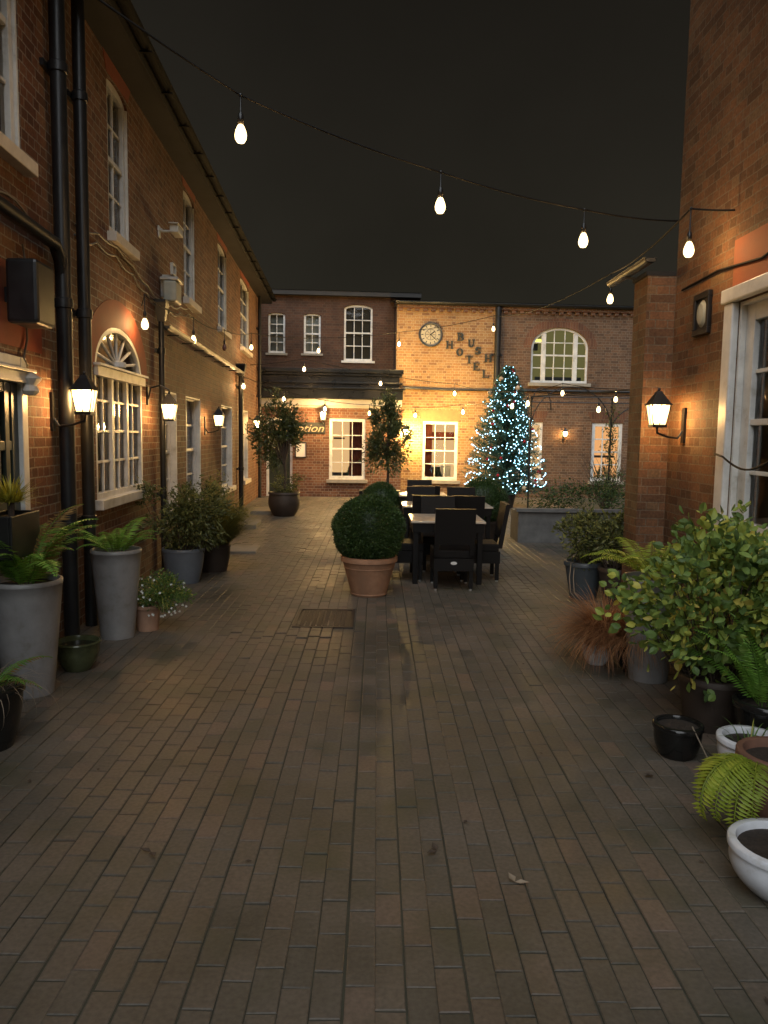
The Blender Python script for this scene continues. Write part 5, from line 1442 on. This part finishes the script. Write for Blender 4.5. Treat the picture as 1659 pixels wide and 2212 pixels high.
# the big turning shrub
p = Vector((atY(1545, 1400, 4.45).x, 4.45, 0))
t = potted('large_shrub', 'big leafy shrub turning yellow and orange, filling the right edge', 'potted shrub', p, (0.15, 0.2, 0.32, 0.01, 0.04, 0.02, 0.0), 'brownpot')
mb, cl = shrub_mb(Rn(53), 2500, 0.60, 0.45, 0.50, 0.78, 0.066, 0.047, 46)
mb.build('foliage', 'hydra', t); stems_mb(Rn(54), cl, 0.28, 0.007).build('stems', 'bark', t)
p = Vector((atY(1655, 1500, 4.05).x, 4.05, 0))
t = potted('fern_pot', 'black glazed pot with upright green fern fronds against the big shrub', 'potted plant', p, (0.12, 0.16, 0.30, 0.01, 0.04, 0.02, 0.0), 'blackglaze')
o = fern_mb(Rn(55), 13, 0.62, 1.25, 36, 0.04, pw=0.22, droop=0.8).build('fern', 'fern', t); o.location.z = 0.27
p = Vector((atY(1412, 1200, 5.35).x, 5.35, 0))
t = potted('fern_planter', 'tall grey planter hidden behind the big shrub, its pale fern reaching out', 'potted plant', p, tall, 'greyglaze')
o = fern_mb(Rn(56), 16, 0.58, 1.0, 30, 0.04, pw=0.24).build('fern', 'fernyel', t); o.location.z = 0.74
p = Vector((atY(1600, 1200, 5.0).x, 5.0, 0))
t = potted('leafy_shrub', 'leafy green shrub against the white sash window on the right', 'potted shrub', p, (0.15, 0.2, 0.4, 0.01, 0.04, 0.02, 0.0), 'brownpot')
mb, cl = shrub_mb(Rn(57), 900, 0.36, 0.32, 0.34, 0.86, 0.07, 0.045, 22); mb.build('foliage', 'hydra', t); stems_mb(Rn(58), cl, 0.36, 0.006).build('stems', 'bark', t)
# sedge
p = gp(1297, 1442, 0.11)
t = potted('sedge_pot', 'mottled white bowl under a wide tuft of rust brown sedge', 'potted plant', p, (0.065, 0.11, 0.17, 0.006, 0.02, 0.014, 0.02), 'mottle')
o = tuft_mb(Rn(59), 2200, 0.50, 0.1, 0.0045, (0.35, 1.5), 1.7, 0.07, 7).build('sedge', 'rust', t); o.location = (0.06, 0.02, 0.16)
p = gp(1388, 1462, 0.15)
t = potted('dark_pot', 'black glazed pot with rust brown grass beside the mottled white bowl', 'potted plant', p, (0.10, 0.155, 0.22, 0.01, 0.03, 0.018, 0.02), 'blackglaze')
o = tuft_mb(Rn(60), 1500, 0.46, 0.1, 0.0045, (0.45, 1.5), 1.7, 0.10, 7).build('sedge', 'rust', t); o.location.z = 0.19
# blue grey pot with shrub
p = gp(1268, 1298, 0.17)
t = potted('shrub_planter', 'slate blue pot with a loose olive shrub near the right brick pier', 'potted shrub', p, (0.14, 0.20, 0.40, 0.014, 0.05, 0.02, 0.0), 'slatepot')
mb, cl = shrub_mb(Rn(61), 2300, 0.42, 0.36, 0.30, 0.68, 0.06, 0.024, 24)
mb.build('foliage', 'olive', t); stems_mb(Rn(62), cl, 0.36).build('stems', 'bark', t)
mb = MB()
for (dx, sgn) in ((-0.16, 1), (-0.20, 1.2)): mb.tube([(dx + 0.03, -0.12, 0.40), (dx, -0.19, 0.25), (dx + 0.01, -0.21, 0.10), (dx + 0.08, -0.26, 0.01)], 0.006, 6)
mb.build('trailing_stem', 'dry', t, smooth=True)
p = Vector((atY(1340, 1160, 7.75).x, 7.75, 0))
t = potted('shrub_planter', 'dark pot with an olive green shrub at the foot of the right brick pier', 'potted shrub', p, (0.14, 0.2, 0.40, 0.01, 0.05, 0.02, 0.0), 'brownpot')
mb, cl = shrub_mb(Rn(63), 1800, 0.34, 0.34, 0.30, 0.70, 0.06, 0.022, 24); mb.build('foliage', 'olive', t); stems_mb(Rn(64), cl, 0.36).build('stems', 'bark', t)
# stone trough with hedge
q = ground(1118, 1172); TX0, TY0 = q.x, q.y
t = thing('stone_trough', 'long grey stone trough planted with a low dark hedge', 'trough', (TX0, TY0, 0))
mb = MB(); mb.box(0, 2.6, 0, 0.08, 0, 0.50); mb.box(0, 2.6, 0.62, 0.7, 0, 0.50); mb.box(0, 0.08, 0.08, 0.62, 0, 0.498); mb.box(2.52, 2.6, 0.08, 0.62, 0, 0.498); mb.box(-0.04, 2.64, -0.04, 0.10, 0.503, 0.56); mb.box(0.86, 0.89, -0.006, 0.0, 0.02, 0.48); mb.build('basin', 'trough', t, bevel=0.012)
mb = MB(); mb.box(0.08, 2.52, 0.08, 0.62, 0.3, 0.46); mb.build('soil', 'soil', t)
mb, cl = shrub_mb(Rn(65), 3200, 1.2, 0.30, 0.30, 0.70, 0.05, 0.02, 40)
for i in range(len(mb.V)): mb.V[i] = (mb.V[i][0] + 1.3, mb.V[i][1] + 0.35, mb.V[i][2])
mb.build('hedge', 'box', t)

# iron pergola
PY0, PY1 = 14.2, 17.4
pg0 = atY(1143, 1000, PY1); pg1 = atY(1392, 1000, PY0)
t = thing('iron_pergola', 'thin black wrought iron pergola with curved hoops and a climber on one post', 'pergola', (pg0.x, PY0, 0))
W_ = 4.6; H_ = 2.62; D_ = PY1 - PY0
for (x, y) in ((0, D_), (W_ * 0.395, D_), (W_ * 0.32, 0), (W_, 0), (W_, D_)):
    mb = MB(); mb.tube([(x, y, 0), (x, y, H_)], 0.022, 8); mb.build('post', 'black', t)
mb = MB()
for (a_, b_) in (((0, D_, H_), (W_, D_, H_)), ((W_ * 0.32, 0, H_), (W_, 0, H_)), ((0, D_, H_), (W_ * 0.32, 0, H_)), ((W_, 0, H_), (W_, D_, H_)), ((0, D_, H_ - 0.12), (W_, D_, H_ - 0.12))): mb.tube([a_, b_], 0.014, 6)
mb.build('rail', 'black', t)


def hoop(x0, x1, y, z, rise):
    mb_ = MB(); mb_.tube([(x0 + (x1 - x0) * (0.5 - 0.5 * math.cos(PI * k / 20)), y, z + rise * math.sin(PI * k / 20)) for k in range(21)], 0.013, 6); mb_.build('hoop', 'black', t, smooth=True)


hoop(0.0, W_ * 0.395, D_, H_ - 0.75, 0.98); hoop(0.0, 0.45, D_, H_ - 0.3, 0.5); hoop(W_ * 0.32, W_, 0, H_ - 0.5, 0.45); hoop(W_ * 0.395, W_, D_, H_ - 0.75, 0.75)
mb = MB()
for sg in (0, 1):
    pts = []
    for k in range(24):
        a_ = k * 0.32; r_ = 0.13 * (1 - k / 26); pts.append((W_ * 0.62 + sg * 0.6 + r_ * math.cos(a_), 0, H_ - 0.14 + r_ * math.sin(a_)))
    mb.tube(pts, 0.009, 5)
mb.build('scroll', 'silver', t, smooth=True)
rd = Rn(71); mb = MB(); xp = W_ * 0.395
pts = [(xp + 0.05 * math.sin(k * 0.9), D_ - 0.04 + 0.05 * math.cos(k * 0.9), 0.3 + k * 0.09) for k in range(24)]
mb.tube(pts, 0.012, 5)
for i in range(420):
    q = Vector(rd.choice(pts)) + rvec(rd) * rd.uniform(0.03, 0.22); dv = rvec(rd); sd = dv.cross(rvec(rd))
    if sd.length > 0.1: mb.leaf(q, dv, sd.normalized(), 0.07, 0.035, rd.random())
mb.build('climber', 'olive', t)
t = thing('bare_shrub', 'dark twiggy bare shrub in front of the orange lit window on the right', 'shrub', (pg0.x + W_ * 0.42, PY1 + 0.6, 0))
rd = Rn(72); mb = MB()
for i in range(46):
    an = rd.uniform(0, 2 * PI); pos = Vector((0.05 * math.cos(an), 0.05 * math.sin(an), 0)); pts = [pos.copy()]; e = rd.uniform(1.0, 1.5)
    for k in range(7):
        pos = pos + Vector((math.cos(an) * math.cos(e), math.sin(an) * math.cos(e), math.sin(e))) * rd.uniform(0.18, 0.27); pts.append(pos.copy()); an += rd.uniform(-0.5, 0.5); e += rd.uniform(-0.3, 0.2)
    mb.tube(pts, [0.010 - 0.0012 * k for k in range(8)], 4)
mb.build('twigs', 'bark', t)
mb, cl = shrub_mb(rd, 900, 0.6, 0.3, 0.5, 0.6, 0.06, 0.025, 20); mb.build('foliage', 'box', t)

# fallen leaves
rd = Rn(81)
for (x, y, lab) in ((1412, 1678, 'dark fallen leaf near the low black pot'), (327, 1845, 'dark fallen leaf on the paving at the lower left'), (943, 1842, 'dark fallen leaf on the middle of the near paving'), (318, 1478, 'pale fallen leaf before the grey planters'), (1112, 1910, 'pale fallen leaf on the paving at the lower right')):
    q = ground(x, y); mb = MB()
    for k in range(2):
        an = rd.uniform(0, 2 * PI); dv = Vector((math.cos(an), math.sin(an), 0.25)).normalized(); mb.leaf((0, 0, 0.006), dv, dv.cross(Vector((0, 0, 1))).normalized(), 0.055, 0.03, rd.random(), 0.2)
    o = mb.build('fallen_leaf', 'dry' if 'pale' in lab else 'bark'); o.location = (q.x, q.y, 0.004); tag(o, lab, 'leaf', 'fallen leaves on the paving')

lf0 = None
for i in range(26):
    x, y = rd.uniform(-2.1, 1.7), rd.uniform(2.0, 11.5)
    if abs(x) < 0.9 and rd.random() < 0.6: x = math.copysign(1.0 + rd.random() * 0.8, x)
    if lf0 is None:
        mb = MB(); dv = Vector((0.9, 0.3, 0.15)).normalized(); mb.leaf((0, 0, 0.004), dv, dv.cross(Vector((0, 0, 1))).normalized(), 0.034, 0.018, 0.4, 0.2); o = mb.build('fallen_leaf', 'bark'); lf0 = o
    else: o = lf0.copy(); COL.objects.link(o)
    o.location = (x, y, 0.004); o.rotation_euler = (0, 0, rd.uniform(0, 6.28)); k = rd.uniform(0.6, 1.3); o.scale = (k, k, k)
    tag(o, 'tiny brown fallen leaf lying on the brick paving', 'leaf', 'tiny fallen leaves on the paving')

# ------------------------------------------------------------------ light
SUN_EL, SUN_AZ = 58, 200
w = bpy.data.worlds.new('World'); S.world = w; w.use_nodes = True
nt = w.node_tree; nt.nodes.clear()
out = nt.nodes.new('ShaderNodeOutputWorld')
sky = N(nt, 'ShaderNodeTexSky'); sky.sky_type = 'NISHITA'; sky.sun_disc = False; sky.sun_elevation = R(-4); sky.sun_rotation = R(SUN_AZ)
bg1 = N(nt, 'ShaderNodeBackground'); bg1.inputs['Strength'].default_value = 0.02
L(nt, sky.outputs[0], bg1.inputs['Color'])
bg2 = N(nt, 'ShaderNodeBackground'); bg2.inputs['Strength'].default_value = 0.0165     # town glow on low cloud, strongest towards the horizon
wt = N(nt, 'ShaderNodeTexCoord'); sx_ = N(nt, 'ShaderNodeSeparateXYZ'); L(nt, wt.outputs['Generated'], sx_.inputs[0])
wr_ = ramp(nt, [(0.10, (1.0, 0.91, 0.66)), (0.34, (0.66, 0.58, 0.43)), (0.62, (0.28, 0.235, 0.175))]); L(nt, sx_.outputs['Z'], wr_.inputs['Fac']); wn = N(nt, 'ShaderNodeTexNoise'); wn.inputs['Scale'].default_value = 2.2; wn.inputs['Detail'].default_value = 5; L(nt, wt.outputs['Generated'], wn.inputs['Vector'])
wc = ramp(nt, [(0.35, (0.8, 0.8, 0.8)), (0.7, (1.15, 1.15, 1.15))]); L(nt, wn.outputs['Fac'], wc.inputs['Fac'])
wm = N(nt, 'ShaderNodeMix', data_type='RGBA', blend_type='MULTIPLY'); wm.inputs[0].default_value = 1; L(nt, wr_.outputs['Color'], wm.inputs[6]); L(nt, wc.outputs['Color'], wm.inputs[7]); L(nt, wm.outputs[2], bg2.inputs['Color'])
ad = N(nt, 'ShaderNodeAddShader'); L(nt, bg1.outputs[0], ad.inputs[0]); L(nt, bg2.outputs[0], ad.inputs[1]); L(nt, ad.outputs[0], out.inputs['Surface'])
sd = bpy.data.lights.new('rear_fill', 'SUN'); so = bpy.data.objects.new('rear_fill', sd); COL.objects.link(so)
sd.energy = 1.9; sd.angle = R(75); sd.color = (0.94, 0.97, 1.0)  # added soft fill in place of the cool local light behind the viewer
dv = Vector((0.06, 0.72, -0.74)).normalized()      # from behind and above the viewer
so.rotation_euler = dv.to_track_quat('-Z', 'Y').to_euler()

S.view_settings.view_transform = 'Standard'; S.view_settings.look = 'None'; S.view_settings.exposure = 0.58; S.view_settings.gamma = 1.0
S.view_settings.use_curve_mapping = False
S.render.engine = 'CYCLES'
cy = S.cycles
cy.use_denoising = True
try: cy.denoiser = 'OPENIMAGEDENOISE'
except Exception: pass
cy.max_bounces = 6; cy.diffuse_bounces = 3; cy.glossy_bounces = 3; cy.transmission_bounces = 4; cy.transparent_max_bounces = 8
cy.sample_clamp_indirect = 2.0; cy.sample_clamp_direct = 0; cy.blur_glossy = 0.5; cy.caustics_reflective = False; cy.caustics_refractive = False
cy.use_light_tree = True
